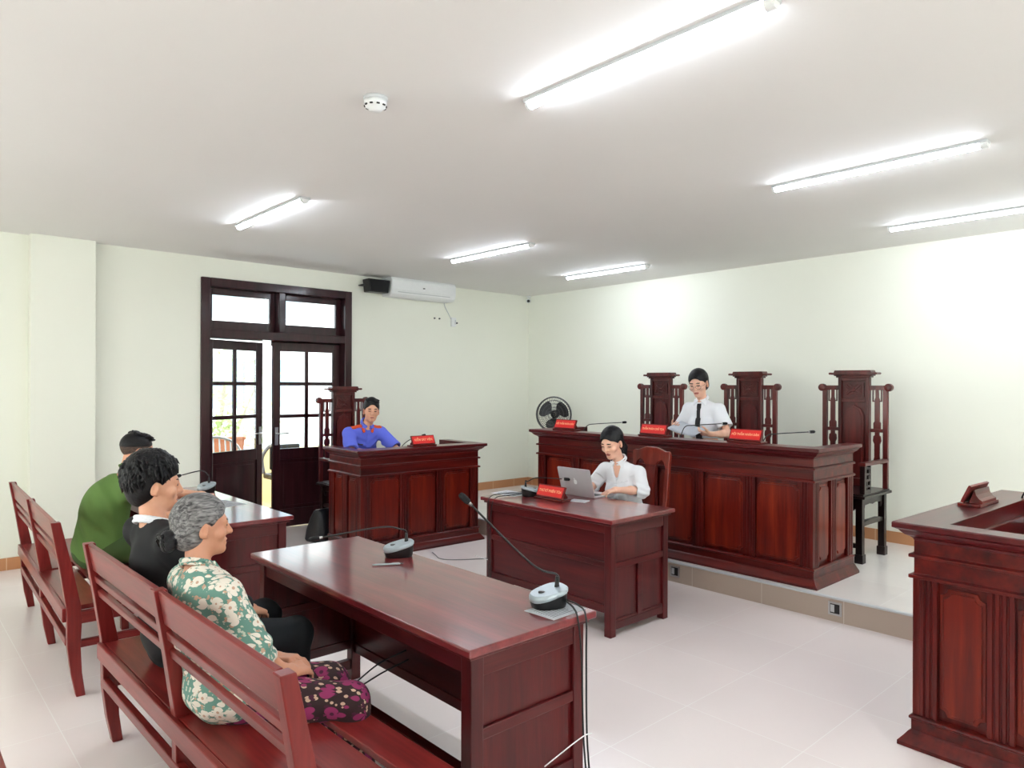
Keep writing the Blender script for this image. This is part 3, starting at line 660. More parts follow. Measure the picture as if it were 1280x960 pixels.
# ------------------------------------------------------------------ table microphones
def mic(label, loc, user, tip, group='gooseneck microphones', mids=None, sc=1.0):
    """loc: base centre on its table; user: heading (radians) towards the speaker; tip: world point of the capsule"""
    t = thing('microphone', label, 'microphone', loc, user, group)
    def loop(k, zr, zf, n=28):
        out = []
        for i in range(n):
            a = 2*PI*i/n; c, s = math.cos(a), math.sin(a); q = 2.6
            x = .075*k*abs(c)**(2/q)*(1 if c >= 0 else -1); y = .06*k*abs(s)**(2/q)*(1 if s >= 0 else -1)*(1-.12*(x/.075))
            z = zr+(zf-zr)*(x+.075)/.15; out.append((x*sc, y*sc, z*sc))
        return out
    def loft(loops, name, mat):
        n = len(loops[0]); m = MB(); vs = [p for l_ in loops for p in l_]
        m.add(vs, [(i*n+k, i*n+(k+1) % n, (i+1)*n+(k+1) % n, (i+1)*n+k) for i in range(len(loops)-1) for k in range(n)], 0, True)
        m.add(loops[0], [tuple(range(n))]); m.add(loops[-1], [tuple(range(n))]); return m.build(name, mat, t)
    b = loft([loop(.86, 0, 0), loop(.92, .012, .012), loop(.97, .062, .024)], 'base', M['black'])
    ts = loft([loop(.975, .0625, .0245), loop(1.0, .065, .028), loop(1.0, .074, .044), loop(.93, .079, .050)], 'top_shell', M['silver'])
    m = MB(); m.lathe([(0, 0), (.012, 0), (.012, .012), (0, .012)], 14, (.03*sc, 0, .05*sc)); m.build('button', M['chrome_dark'], ts)
    rt_ = Vector((-.04*sc, 0, .067*sc)); Rz = Matrix.Rotation(-user, 3, 'Z')
    tl = Rz @ (Vector(tip)-Vector(loc))
    ms = [Rz @ (Vector(p)-Vector(loc)) for p in (mids or [])]
    up = rt_+Vector((0, 0, .05))
    pts = bez([rt_, up]+ms+[tl], 10)
    MB().tube([rt_, rt_+Vector((0, 0, .012)), rt_+Vector((0, 0, .045))], [.011, .009, .006], 10).build('stem_socket', M['black'], t)
    gn = MB().tube(pts, .0042, 8).build('gooseneck', M['black'], t)
    d = (tl-Vector(pts[-4])).normalized(); q = d.to_track_quat('Z', 'Y').to_matrix()
    MB().lathe([(0, -.006), (.0065, -.006), (.0075, .02), (.0, .02)], 12, tl-d*.005, R=q).build('collar', M['steel'], gn)
    MB().lathe([(0, .008), (.010, .01), (.0125, .02), (.0125, .045), (.009, .056), (0, .06)], 14, tl-d*.005, R=q).build('foam_head', M['foam'], gn)
    return t
mic('black and silver gooseneck microphone at the near corner of the foreground table, upright stem', (1.945, 1.925, FT), PI-.25, (1.65, 2.045, 1.18), mids=[(1.88, 1.95, .935)])
mic('black and silver gooseneck microphone in the middle of the foreground table, stem bent flat', (1.955, 2.985, FT), PI-.3, (1.60, 3.12, .885), mids=[(1.96, 2.985, .90), (1.87, 3.02, .915)])
mic('gooseneck microphone on the table of the woman at the laptop', (3.78, 3.935, FT), -.6, (3.975, 3.775, .895), mids=[(3.76, 3.945, .88), (3.82, 3.90, .905)])
mic('gooseneck microphone on the desk of the man in blue, behind his name plate', (3.97, 6.03, .83), PI/2, (4.245, 6.06, 1.09), mids=[(3.98, 6.02, 1.0), (4.1, 6.05, 1.06)])
for y_, tp, lb in ((4.77, (5.70, 4.59, 1.243), 'gooseneck microphone behind the leftmost name plate of the judges bench'), (3.62, (5.70, 3.44, 1.28), 'gooseneck microphone in front of the standing woman on the judges bench'), (2.84, (5.70, 2.64, 1.246), 'gooseneck microphone at the right end of the judges bench')):
    mic(lb, (5.36, y_, PH+.83), 0, tp, mids=[(5.33, y_+.01, 1.16), (5.37, y_-.01, tp[2]-.025), (5.45, y_-.05, tp[2]-.012)])
mic('gooseneck microphone sunk in the desk at the right edge of the photo', (4.70, .955, .83), -PI/2, (4.62, .58, 1.08), mids=[(4.69, .99, .99), (4.67, .92, 1.07)], sc=1.35)
mic('gooseneck microphone on the back left table beside the hand of the man in green', (1.965, 5.74, FT), PI+.7, (1.70, 5.50, .945), mids=[(1.985, 5.76, .90), (1.91, 5.69, .945)])

# ------------------------------------------------------------------ name plates
def nameplate(label, loc, rz, text, size=.036):
    t = thing('name_plate', label, 'name plate', loc, rz, 'desk name plates')
    m = MB(); m.box(-.145, .145, -.052, .052, 0, .016); m.build('base', M['mah_x'], t, bevel=.003)
    tl = math.radians(-24); R = Matrix.Rotation(tl, 3, 'X'); c = Vector((0, -.015, .062))
    m = MB(); m.cbox(c, (.275, .014, .095), R=R); bo = m.build('board', M['pew_x'], t, bevel=.002)
    m = MB(); m.cbox(c+R @ Vector((0, -.008, 0)), (.255, .003, .076), R=R); m.build('sign_face', M['red_sign'], bo)
    m = MB(); m.prism([(-.012, .014), (.05, .014), (.05, .03), (.035, .04), (.022, .058), (.016, .085)], -.11, .11, lambda u, v, a: (a, u, v)); m.build('support', M['mah_x'], t, bevel=.002)
    if text:
        cu = bpy.data.curves.new('lettering', 'FONT'); cu.body = text; cu.size = size; cu.align_x = 'CENTER'; cu.align_y = 'CENTER'; cu.extrude = .0006; cu.offset = .0007; cu.resolution_u = 3
        cu.materials.append(M['yellow_text']); tmp = bpy.data.objects.new('lettering', cu); COL.objects.link(tmp)
        me = bpy.data.meshes.new_from_object(tmp.evaluated_get(bpy.context.evaluated_depsgraph_get())); bpy.data.objects.remove(tmp)
        xs = [v.co.x for v in me.vertices]; k_ = min(1, .232/(max(xs)-min(xs)))
        for v in me.vertices: v.co.x *= k_
        o = bpy.data.objects.new('lettering', me); COL.objects.link(o); o.parent = bo
        mm = (R @ Matrix.Rotation(PI/2, 3, 'X')).to_4x4(); mm.translation = c+R @ Vector((0, -.0102, 0)); o.matrix_local = mm
    return t
nameplate('red name plate on the desk of the man in blue', (4.07, 5.80, 1.01), .0, 'KIỂM SÁT VIÊN', .032)
nameplate('red name plate at the far end of the judges bench, in front of the fan', (5.10, 4.80, PH+1.01), -PI/2, 'HỘI THẨM NHÂN DÂN', .0255)
nameplate('red name plate in the middle of the judges bench, by the papers', (5.10, 3.74, PH+1.01), -PI/2, 'THẨM PHÁN CHỦ TỌA', .0255)
nameplate('red name plate at the near end of the judges bench', (5.10, 2.86, PH+1.01), -PI/2, 'HỘI THẨM NHÂN DÂN', .0255)
nameplate('red name plate beside the laptop', (3.78, 3.70, FT), -PI/2, 'THƯ KÝ PHIÊN TÒA', .028)
nameplate('brown name plate seen from behind on the desk at the right edge', (4.28, 1.085, 1.01), PI-.04, None)

# ------------------------------------------------------------------ laptop, papers, pen
lp = thing('laptop', 'grey laptop with a white fruit emblem on its lid', 'laptop', (4.055, 3.685, FT), -PI/2)
def rrect(w, h, r, n=4):
    out = []
    for cx, cy, a0 in ((w/2-r, h/2-r, 0), (-w/2+r, h/2-r, PI/2), (-w/2+r, -h/2+r, PI), (w/2-r, -h/2+r, 1.5*PI)):
        out += [(cx+r*math.cos(a0+PI/2*k/n), cy+r*math.sin(a0+PI/2*k/n)) for k in range(n+1)]
    return out
# local -Y is the lid side (towards the room), keyboard reaches to +Y
lbase = MB().prism(rrect(.335, .232, .012), 0, .012, lambda u, v, a: (u, .116+v, a)).build('base', M['alu'], lp, bevel=.002)
m = MB()
for r_ in range(5):
    for k in range(12): m.box(-.137+k*.023, -.118+k*.023, .035+r_*.02, .051+r_*.02, .012, .0135)
m.build('keyboard', M['black'], lbase)
Rl = Matrix.Rotation(math.radians(16), 3, 'X')
def lid(u, v, a): return tuple(Vector((0, -.002, .008))+Rl @ Vector((u, a, v+.112)))
llid = MB().prism(rrect(.335, .222, .012), -.006, 0, lid).build('lid', M['alu'], lp, bevel=.001)
MB().prism(rrect(.318, .204, .006), 0, .0008, lid).build('screen', plain('dark_screen', (20, 22, 26), .15), llid)
ap = []
for k in range(40):
    a = 2*PI*k/40; r = .0175*(1+.07*math.cos(2*a+PI))*(1-.10*max(0, math.cos(a-PI/2))**6-.06*max(0, math.cos(a+PI/2))**8)
    x, y = r*math.cos(a)*1.0, r*math.sin(a)*1.08
    db = math.hypot(x-.0225, y-.003)
    if db < .0095: s_ = .0095/db; x, y = .0225+(x-.0225)*s_, .003+(y-.003)*s_
    ap.append((-x, y))
m = MB(); m.prism(ap, -.0074, -.006, lid); m.prism([(-.001+.0045*math.cos(a)-.0045, .0245+.0075*math.sin(a)) for a in [2*PI*k/14 for k in range(14)]], -.0074, -.006, lid)
m.build('emblem', plain('white_emblem', (245, 246, 248), .4), llid)
def sheet(label, loc, rz, w=.21, h=.297, cat='paper', name='paper_sheet', group=None, lines=True, th=.0012):
    t = thing(name, label, cat, loc, rz, group)
    MB().box(-w/2, w/2, -h/2, h/2, 0, th).build('page', M['paper'], t)
    if lines:
        m = MB(); rn = random.Random(int(w*1000+loc[0]*77))
        for k in range(int(h/.012)-3): m.box(-w/2+.02, w/2-.02-rn.random()*.05, h/2-.03-k*.012, h/2-.033-k*.012, th, th+.0002)
        m.build('print', M['paper_text'], t)
    return t
sheet('white sheet under the near microphone at the corner of the foreground table', (1.935, 1.875, FT), .05, .19, .15)
sheet('white papers at the far end of the table with the laptop', (3.75, 4.13, FT), .1, .2, .26)
sheet('white paper lying on the back left table', (1.86, 5.12, FT), .2)
sheet('small white note card between name plate and laptop', (3.88, 3.52, FT), .3, .09, .13, 'card', 'note_card', None, False, .006)
pen = thing('ballpoint_pen', 'silver ballpoint pen lying on the foreground table', 'pen', (1.815, 2.865, FT), -.55)
MB().lathe([(0, -.07), (.002, -.07), (.0042, -.055), (.0045, 0), (.0045, .055), (.003, .06), (0, .06)], 12, (0, 0, .006), 'x').build('barrel', M['silver'], pen)
MB().tube([(.055, 0, .0115), (.02, 0, .0125)], .0012, 6).build('clip', M['steel'], pen)
MB().lathe([(0, .058), (.0026, .058), (.0026, .07), (0, .072)], 10, (0, 0, .006), 'x').build('plunger', M['chrome_dark'], pen)

# ------------------------------------------------------------------ cables
def cable(label, pts, r=.0035, mat='cable', n=8, name='cable', group=None):
    o = MB().tube(bez(pts, n), r, 8).build(name, M[mat]); return tag(o, label, 'cable', group)
cable('black cable hanging down the near end of the foreground table, left of the pair', [(1.985, 1.868, .79), (1.955, 1.80, .785), (1.935, 1.758, .75), (1.945, 1.75, .60), (1.96, 1.752, .30), (1.99, 1.742, .05), (2.0, 1.70, .004), (1.98, 1.60, .004)])
cable('black cable hanging down the near end of the foreground table, right of the pair', [(2.0, 1.885, .79), (1.99, 1.81, .787), (1.975, 1.757, .76), (1.968, 1.748, .60), (1.972, 1.745, .30), (2.005, 1.738, .05), (2.03, 1.69, .004), (2.06, 1.58, .004)])
zt = MB().tube(bez([(1.985, 1.735, .33), (1.95, 1.735, .335), (1.88, 1.735, .325), (1.74, 1.736, .295)], 6), .0022, 6).build('cable_tie', M['white']); tag(zt, 'white cable tie round the cables at the foreground table', 'cable tie')
cable('black cable under the far half of the foreground table', [(1.98, 2.95, .30), (1.86, 3.02, .24), (1.74, 3.10, .13), (1.66, 3.14, .12), (1.60, 3.2, .02), (1.56, 3.35, .004)], .004)
cable('second black cable under the far half of the foreground table, lower one', [(1.985, 2.93, .26), (1.87, 3.00, .20), (1.75, 3.08, .12), (1.67, 3.11, .115), (1.61, 3.14, .01), (1.52, 3.22, .004)], .004)
cable('thin black cable from the laptop table microphone down the table front, right one', [(3.76, 3.99, .78), (3.62, 4.02, .775), (3.50, 4.02, .772), (3.465, 4.03, .70), (3.47, 4.06, .45), (3.475, 4.05, .15), (3.44, 4.05, .004), (3.35, 4.1, .004)], .003)
cable('thin black cable from the laptop table microphone down the table front, left one', [(3.75, 4.0, .785), (3.64, 4.06, .785), (3.49, 4.07, .775), (3.463, 4.07, .68), (3.47, 4.075, .45), (3.47, 4.065, .15), (3.46, 4.09, .004), (3.40, 4.2, .004)], .003)
zt = MB().tube([(3.462, 4.07, .30), (3.463, 4.13, .30), (3.46, 4.22, .306)], .002, 6).build('cable_tie', M['white']); tag(zt, 'white cable tie on the thin cables of the laptop table', 'cable tie')
cable('grey cable on the floor between the two panelled desks', [(4.02, 5.55, .006), (3.98, 5.44, .005), (3.93, 5.30, .005), (4.0, 5.18, .005), (4.2, 5.05, .005), (4.4, 4.93, .005)], .004, 'grey_cable')
cable('black cable coiled in the desk at the right edge', [(4.66, 1.0, .86), (4.5, 1.04, .835), (4.3, 1.02, .835), (4.15, .98, .835), (4.1, .9, .835), (4.3, .86, .835), (4.55, .84, .835)], .004)

# ------------------------------------------------------------------ fan and bag
fn = thing('pedestal_fan', 'round black pedestal fan in the far right corner', 'fan', (6.62, 6.46, PH), math.radians(215))
FZ = 1.075
cg = MB(); R0 = .225
for x_, s_ in ((-.055, 1), (.055, 1)):
    for fr_ in ((1.0,) if x_ > 9 else (1.0, .82, .62, .42, .24)):
        xx = x_ + (.03 if x_ > 0 else -.03)*(1-fr_**2)
        cg.tube([(xx, R0*fr_*math.cos(2*PI*k/32), FZ+R0*fr_*math.sin(2*PI*k/32)) for k in range(33)], .0028 if fr_ < 1 else .005, 6, cap=False)
    for k in range(40):
        a = 2*PI*k/40; cg.tube([(x_+(.03 if x_ > 0 else -.03)*(1-q**2), R0*q*math.cos(a+ (1-q)*.5), FZ+R0*q*math.sin(a+(1-q)*.5)) for q in (1., .75, .5, .22)], .0016, 4, cap=False)
cg.tube([(0, R0*1.01*math.cos(2*PI*k/32), FZ+R0*1.01*math.sin(2*PI*k/32)) for k in range(33)], .009, 6, cap=False)
cg.build('cage', M['chrome_dark'], fn)
for k in range(3):
    b = MB(); a0 = 2*PI*k/3+.5; n = 8; rows = []
    for i in range(n+1):
        q = i/n; r = .04+.155*q; hw = (.35+.42*math.sin(PI*min(1, q*.85)))
        rows.append([(.018*s_, r*math.cos(a0+s_*hw), FZ+r*math.sin(a0+s_*hw)) for s_ in (-1, -.33, .33, 1)])
    vs = [p for r_ in rows for p in r_]+[(p[0]+.002, p[1], p[2]) for r_ in rows for p in r_]; o_ = 4*(n+1); fs = []
    for i in range(n):
        for j in range(3): q4 = (i*4+j, i*4+j+1, i*4+5+j, i*4+4+j); fs += [q4, tuple(v+o_ for v in reversed(q4))]
    b.add(vs, fs, 0, True); b.build('blade', M['black'], fn)
MB().lathe([(0, .075), (.02, .072), (.03, .06), (.032, .0), (.0, .0)], 18, (0, 0, FZ), 'x').build('hub', M['black'], fn)
MB().lathe([(0, -.2), (.04, -.195), (.055, -.16), (.055, -.09), (.03, -.085)], 18, (0, 0, FZ), 'x').build('motor', M['black'], fn)
m = MB(); m.lathe([(.014, .03), (.014, .62)], 12); m.lathe([(.011, .62), (.011, .95)], 12); m.tube([(0, 0, .94), (-.06, 0, 1.0), (-.12, 0, 1.03)], .018); m.lathe([(0, .60), (.02, .60), (.02, .65), (0, .65)], 12); m.build('pole', M['chrome_dark'], fn)
MB().lathe([(0, 0), (.2, 0), (.2, .012), (.16, .025), (.04, .04), (.02, .06), (0, .06)], 28).build('base', M['black'], fn)
bg_ = thing('black_bag', 'slumped black bag on the floor beside the desk of the man in blue', 'bag', (3.49, 6.76, 0), .2)
leather = plain('black_leather', (20, 20, 26), .38, bump=(40, .4))
m = MB(); loops = []
for z, w_, d_, o_ in ((0, .13, .15, 0), (.02, .14, .16, 0), (.12, .135, .14, .0), (.24, .115, .10, .008), (.31, .10, .05, .012), (.325, .09, .02, .014)):
    loops.append([(u+o_, v, z) for u, v in rrect(2*w_, 2*d_, min(w_, d_)*.6, 5)])
n = len(loops[0]); m.add([p for l_ in loops for p in l_], [(i*n+k, i*n+(k+1) % n, (i+1)*n+(k+1) % n, (i+1)*n+k) for i in range(len(loops)-1) for k in range(n)], 0, True); m.add(loops[0], [tuple(range(n))]); m.add(loops[-1], [tuple(range(n))])
m.build('body', leather, bg_)
MB().tube([(-.085, 0, .326), (.115, 0, .326)], .004, 6).build('zip', M['steel'], bg_)
MB().tube(bez([(-.06, .02, .31), (-.05, .06, .28), (.02, .11, .22), (.08, .06, .28), (.09, .02, .31)], 6), .007, 6).build('handle', leather, bg_)

# ------------------------------------------------------------------ people: smooth implicit bodies, meshed with surface nets
def V(*a): return np.array(a[0] if len(a) == 1 else a, float)
def unit(v): v = np.asarray(v, float); return v/np.linalg.norm(v)
class Field:
    def __init__(s, lo, hi, h):
        s.lo = V(lo); s.h = h; s.n = np.ceil((V(hi)-s.lo)/h).astype(int)+1
        s.F = np.full(s.n, .2, np.float32)
        s.ax = [(s.lo[i]+h*np.arange(s.n[i])).astype(np.float32) for i in range(3)]
    def block(s, lo, hi):
        a = np.clip(np.floor((lo-s.lo)/s.h).astype(int), 0, s.n-1); b = np.clip(np.ceil((hi-s.lo)/s.h).astype(int)+1, 1, s.n)
        return tuple(slice(i, max(j, i+1)) for i, j in zip(a, b))
    def grids(s, sl): return (s.ax[0][sl[0]][:, None, None], s.ax[1][sl[1]][None, :, None], s.ax[2][sl[2]][None, None, :])
    def comb(s, sl, d, k, op):
        F = s.F[sl]
        if op == '-': d = -d; F2 = -F; 
        else: F2 = F
        if op == '-':   # smooth max(F, -d)
            a, b = -F, -d
            a, b = F2, -d
            # smax(F,-d0) = -smin(-F, d0)
            d0 = b
            if k > 0:
                hh = np.maximum(k-np.abs(a-d0), 0)/k; r = np.minimum(a, d0)-hh*hh*k*.25
            else: r = np.minimum(a, d0)
            s.F[sl] = -r; return
        if k > 0:
            hh = np.maximum(k-np.abs(F-d), 0)/k; s.F[sl] = np.minimum(F, d)-hh*hh*k*.25
        else: s.F[sl] = np.minimum(F, d)
    def cap(s, a, b, ra, rb=None, k=.02, op='+'):
        a, b = V(a), V(b); rb = ra if rb is None else rb; m = max(ra, rb)+k+3*s.h
        sl = s.block(np.minimum(a, b)-m, np.maximum(a, b)+m); X, Y, Z = s.grids(sl); ba = b-a; L2 = max(ba@ba, 1e-12)
        t = np.clip(((X-a[0])*ba[0]+(Y-a[1])*ba[1]+(Z-a[2])*ba[2])/L2, 0, 1)
        d = np.sqrt((X-a[0]-t*ba[0])**2+(Y-a[1]-t*ba[1])**2+(Z-a[2]-t*ba[2])**2)-(ra+(rb-ra)*t)
        s.comb(sl, d.astype(np.float32), k, op); return s
    def ell(s, c, r, A=None, k=.02, op='+'):
        """A: 3x3, rows are the ellipsoid axes"""
        c = V(c); r = V(r); A = np.eye(3) if A is None else np.asarray(A, float); m = r.max()+k+3*s.h
        sl = s.block(c-m, c+m); X, Y, Z = s.grids(sl); X, Y, Z = X-c[0], Y-c[1], Z-c[2]
        q = [A[i, 0]*X+A[i, 1]*Y+A[i, 2]*Z for i in range(3)]
        k0 = np.sqrt(sum((q[i]/r[i])**2 for i in range(3)))+1e-9; k1 = np.sqrt(sum((q[i]/r[i]**2)**2 for i in range(3)))+1e-9
        s.comb(sl, (k0*(k0-1)/k1).astype(np.float32), k, op); return s
    def boxd(s, c, hd, A=None, k=.0, op='+', rnd=.0):
        c = V(c); hd = V(hd); A = np.eye(3) if A is None else np.asarray(A, float); m = np.linalg.norm(hd)+k+3*s.h
        sl = s.block(c-m, c+m); d = s.box_dist(sl, c, hd, A, rnd); s.comb(sl, d, k, op); return s
    def box_dist(s, sl, c, hd, A, rnd=.0):
        X, Y, Z = s.grids(sl); X, Y, Z = X-c[0], Y-c[1], Z-c[2]
        q = [np.abs(A[i, 0]*X+A[i, 1]*Y+A[i, 2]*Z)-(hd[i]-rnd) for i in range(3)]
        return (np.sqrt(sum(np.maximum(v, 0)**2 for v in q))+np.minimum(np.maximum(np.maximum(q[0], q[1]), q[2]), 0)-rnd).astype(np.float32)
    def cut(s, o, n, rad=None):
        """remove what lies on the +n side of the plane (within rad of o)"""
        o = V(o); n = unit(n); sl = s.block(o-rad, o+rad) if rad else tuple(slice(0, m) for m in s.n)
        X, Y, Z = s.grids(sl); d = (X-o[0])*n[0]+(Y-o[1])*n[1]+(Z-o[2])*n[2]
        if rad: d = np.where((X-o[0])**2+(Y-o[1])**2+(Z-o[2])**2 < rad*rad, d, -1)
        s.F[sl] = np.maximum(s.F[sl], d); return s
    def noise(s, amp, freq, seed=0, stretch=(1, 1, 1)):
        rn = np.random.RandomState(seed); X, Y, Z = s.grids(tuple(slice(0, m) for m in s.n)); acc = 0
        msk = np.abs(s.F) < amp*4+3*s.h
        idx = np.nonzero(msk); x, y, z = s.ax[0][idx[0]]*stretch[0], s.ax[1][idx[1]]*stretch[1], s.ax[2][idx[2]]*stretch[2]
        for i in range(7):
            w_ = rn.randn(3); w_ *= freq*(.6+.8*rn.rand())/np.linalg.norm(w_); p = rn.rand()*6.28
            acc = acc + np.sin(w_[0]*x+w_[1]*y+w_[2]*z+p+1.2*np.sin(.5*(w_[1]*x-w_[0]*z)+p))
        s.F[msk] += (amp*acc/4).astype(np.float32); return s
    def folds(s, o, dirv, amp, wl, rad):
        """cloth folds: ripples along dirv fading away from o"""
        o = V(o); dirv = unit(dirv); sl = s.block(o-rad, o+rad); X, Y, Z = s.grids(sl)
        r2 = ((X-o[0])**2+(Y-o[1])**2+(Z-o[2])**2)/(rad*rad); w_ = np.clip(1-r2, 0, 1)**1.5
        u = (X-o[0])*dirv[0]+(Y-o[1])*dirv[1]+(Z-o[2])*dirv[2]; e = unit(np.cross(dirv, [.31, .2, .9])); v = (X-o[0])*e[0]+(Y-o[1])*e[1]+(Z-o[2])*e[2]
        s.F[sl] += (amp*w_*np.sin(2*PI*(u+.25*np.sin(v*14)*wl*1.4)/wl)).astype(np.float32); return s
    def copy(s):
        f = Field.__new__(Field); f.lo, f.h, f.n, f.ax = s.lo, s.h, s.n, s.ax; f.F = s.F.copy(); return f
    def patch(s, t, boxes):
        """thin piece lying on this surface, inside the union of the boxes (c, half, axes)"""
        f = s.copy(); R = np.full(s.n, .2, np.float32)
        for c, hd, A in boxes:
            c = V(c); m = np.linalg.norm(hd)+.03; sl = s.block(c-m, c+m); R[sl] = np.minimum(R[sl], s.box_dist(sl, c, hd, np.eye(3) if A is None else A, .002))
        f.F = np.maximum(f.F-t, R); return f
    def mesh(s, name, mats, parent, origin, paint=None):
        F = s.F; N = F < 0; F = F.copy()
        for ax in range(3):
            ix = [slice(None)]*3
            for e in (0, -1): ix[ax] = e; F[tuple(ix)] = np.maximum(F[tuple(ix)], s.h*.5)
        N = F < 0; C = np.zeros(np.array(F.shape)-1, np.uint8)
        def c8(A, dx, dy, dz): return A[dx:A.shape[0]-1+dx, dy:A.shape[1]-1+dy, dz:A.shape[2]-1+dz]
        for dx in (0, 1):
            for dy in (0, 1):
                for dz in (0, 1): C += c8(N, dx, dy, dz)
        act = (C > 0) & (C < 8); ii = np.nonzero(act); nv = len(ii[0]); idm = np.full(act.shape, -1, np.int32); idm[ii] = np.arange(nv)
        I = np.stack(ii, 1); acc = np.zeros((nv, 3)); cnt = np.zeros(nv)
        cv = {}
        for dx in (0, 1):
            for dy in (0, 1):
                for dz in (0, 1): cv[dx, dy, dz] = F[I[:, 0]+dx, I[:, 1]+dy, I[:, 2]+dz].astype(float)
        for a in cv:
            for ax in range(3):
                if a[ax] == 0:
                    b = list(a); b[ax] = 1; b = tuple(b); fa, fb = cv[a], cv[b]; m = (fa < 0) != (fb < 0)
                    t = fa/(fa-fb+1e-20); p = np.tile(V(a), (nv, 1)); p[:, ax] = t
                    acc[m] += p[m]; cnt[m] += 1
        vs = s.lo+(I+acc/cnt[:, None])*s.h
        quads = []
        for ax in range(3):
            sh = list(F.shape); A = [slice(None)]*3; B = [slice(None)]*3; A[ax] = slice(0, -1); B[ax] = slice(1, None)
            na, nb = N[tuple(A)], N[tuple(B)]; cr = na != nb
            o1, o2 = [a for a in range(3) if a != ax]
            e = np.stack(np.nonzero(cr), 1); ok = (e[:, o1] > 0) & (e[:, o2] > 0) & (e[:, o1] < sh[o1]-1) & (e[:, o2] < sh[o2]-1); e = e[ok]
            def cell(d1, d2): q = e.copy(); q[:, o1] -= d1; q[:, o2] -= d2; return idm[q[:, 0], q[:, 1], q[:, 2]]
            q = np.stack([cell(1, 1), cell(0, 1), cell(0, 0), cell(1, 0)], 1); ins = na[e[:, 0], e[:, 1], e[:, 2]]
            flip = ~ins if ax != 1 else ins
            q[flip] = q[flip][:, ::-1]; quads.append(q)
        Q = np.concatenate(quads); Q = Q[(Q >= 0).all(1)]
        vs = vs-V(origin)
        me = bpy.data.meshes.new(name); me.vertices.add(len(vs)); me.vertices.foreach_set('co', vs.astype(np.float32).ravel())
        me.loops.add(len(Q)*4); me.loops.foreach_set('vertex_index', Q.astype(np.int32).ravel())
        me.polygons.add(len(Q)); me.polygons.foreach_set('loop_start', np.arange(0, len(Q)*4, 4, dtype=np.int32))
        me.update(calc_edges=True); me.validate()
        for m in (mats if isinstance(mats, (list, tuple)) else [mats]): me.materials.append(m)
        me.polygons.foreach_set('use_smooth', np.ones(len(me.polygons), bool))
        if paint:
            cen = np.zeros(len(me.polygons)*3, np.float32); me.polygons.foreach_get('center', cen); cen = cen.reshape(-1, 3)+V(origin)
            mi = np.zeros(len(cen), np.int32)
            for c, r, A, k in paint:
                q = (cen-V(c))@np.asarray(A).T; mi[((q/V(r))**2).sum(1) < 1] = k
            me.polygons.foreach_set('material_index', mi)
        o = bpy.data.objects.new(name, me); COL.objects.link(o)
        if parent is not None: o.parent = parent
        return o
def skin_mat(name, c):
    m, nt, b = new_mat(name); N = nt.nodes; L = nt.links
    tc = N.new('ShaderNodeTexCoord'); n = N.new('ShaderNodeTexNoise'); n.inputs['Scale'].default_value = 22; n.inputs['Detail'].default_value = 4; L.new(tc.outputs['Object'], n.inputs['Vector'])
    r = N.new('ShaderNodeValToRGB'); r.color_ramp.elements[0].position = .3; r.color_ramp.elements[1].position = .7
    l_ = lin(c); r.color_ramp.elements[0].color = (l_[0]*.93, l_[1]*.86, l_[2]*.84, 1); r.color_ramp.elements[1].color = (*l_, 1)
    L.new(n.outputs['Fac'], r.inputs['Fac']); L.new(r.outputs['Color'], b.inputs['Base Color']); b.inputs['Roughness'].default_value = .5
    b.inputs['Subsurface Weight'].default_value = .08; b.inputs['Subsurface Radius'].default_value = (.01, .004, .002)
    return m
def hair_mat(name, c1, c2, rough=.42, sc=90):
    m, nt, b = new_mat(name); N = nt.nodes; L = nt.links
    tc = N.new('ShaderNodeTexCoord'); mp = N.new('ShaderNodeMapping'); mp.inputs['Scale'].default_value = (sc*.25, sc, sc); L.new(tc.outputs['Object'], mp.inputs['Vector'])
    n = N.new('ShaderNodeTexNoise'); n.inputs['Scale'].default_value = 1; n.inputs['Detail'].default_value = 4; n.inputs['Distortion'].default_value = .8; L.new(mp.outputs['Vector'], n.inputs['Vector'])
    r = N.new('ShaderNodeValToRGB'); r.color_ramp.elements[0].position = .35; r.color_ramp.elements[1].position = .68; r.color_ramp.elements[0].color = rgba(c1); r.color_ramp.elements[1].color = rgba(c2)
    L.new(n.outputs['Fac'], r.inputs['Fac']); L.new(r.outputs['Color'], b.inputs['Base Color']); b.inputs['Roughness'].default_value = rough; b.inputs['Specular IOR Level'].default_value = .3
    bp = N.new('ShaderNodeBump'); bp.inputs['Strength'].default_value = .6; bp.inputs['Distance'].default_value = .004; L.new(n.outputs['Fac'], bp.inputs['Height']); L.new(bp.outputs['Normal'], b.inputs['Normal'])
    return m
def cloth_mat(name, c, rough=.85, fine=420):
    return plain(name, c, rough, bump=(fine, .12))
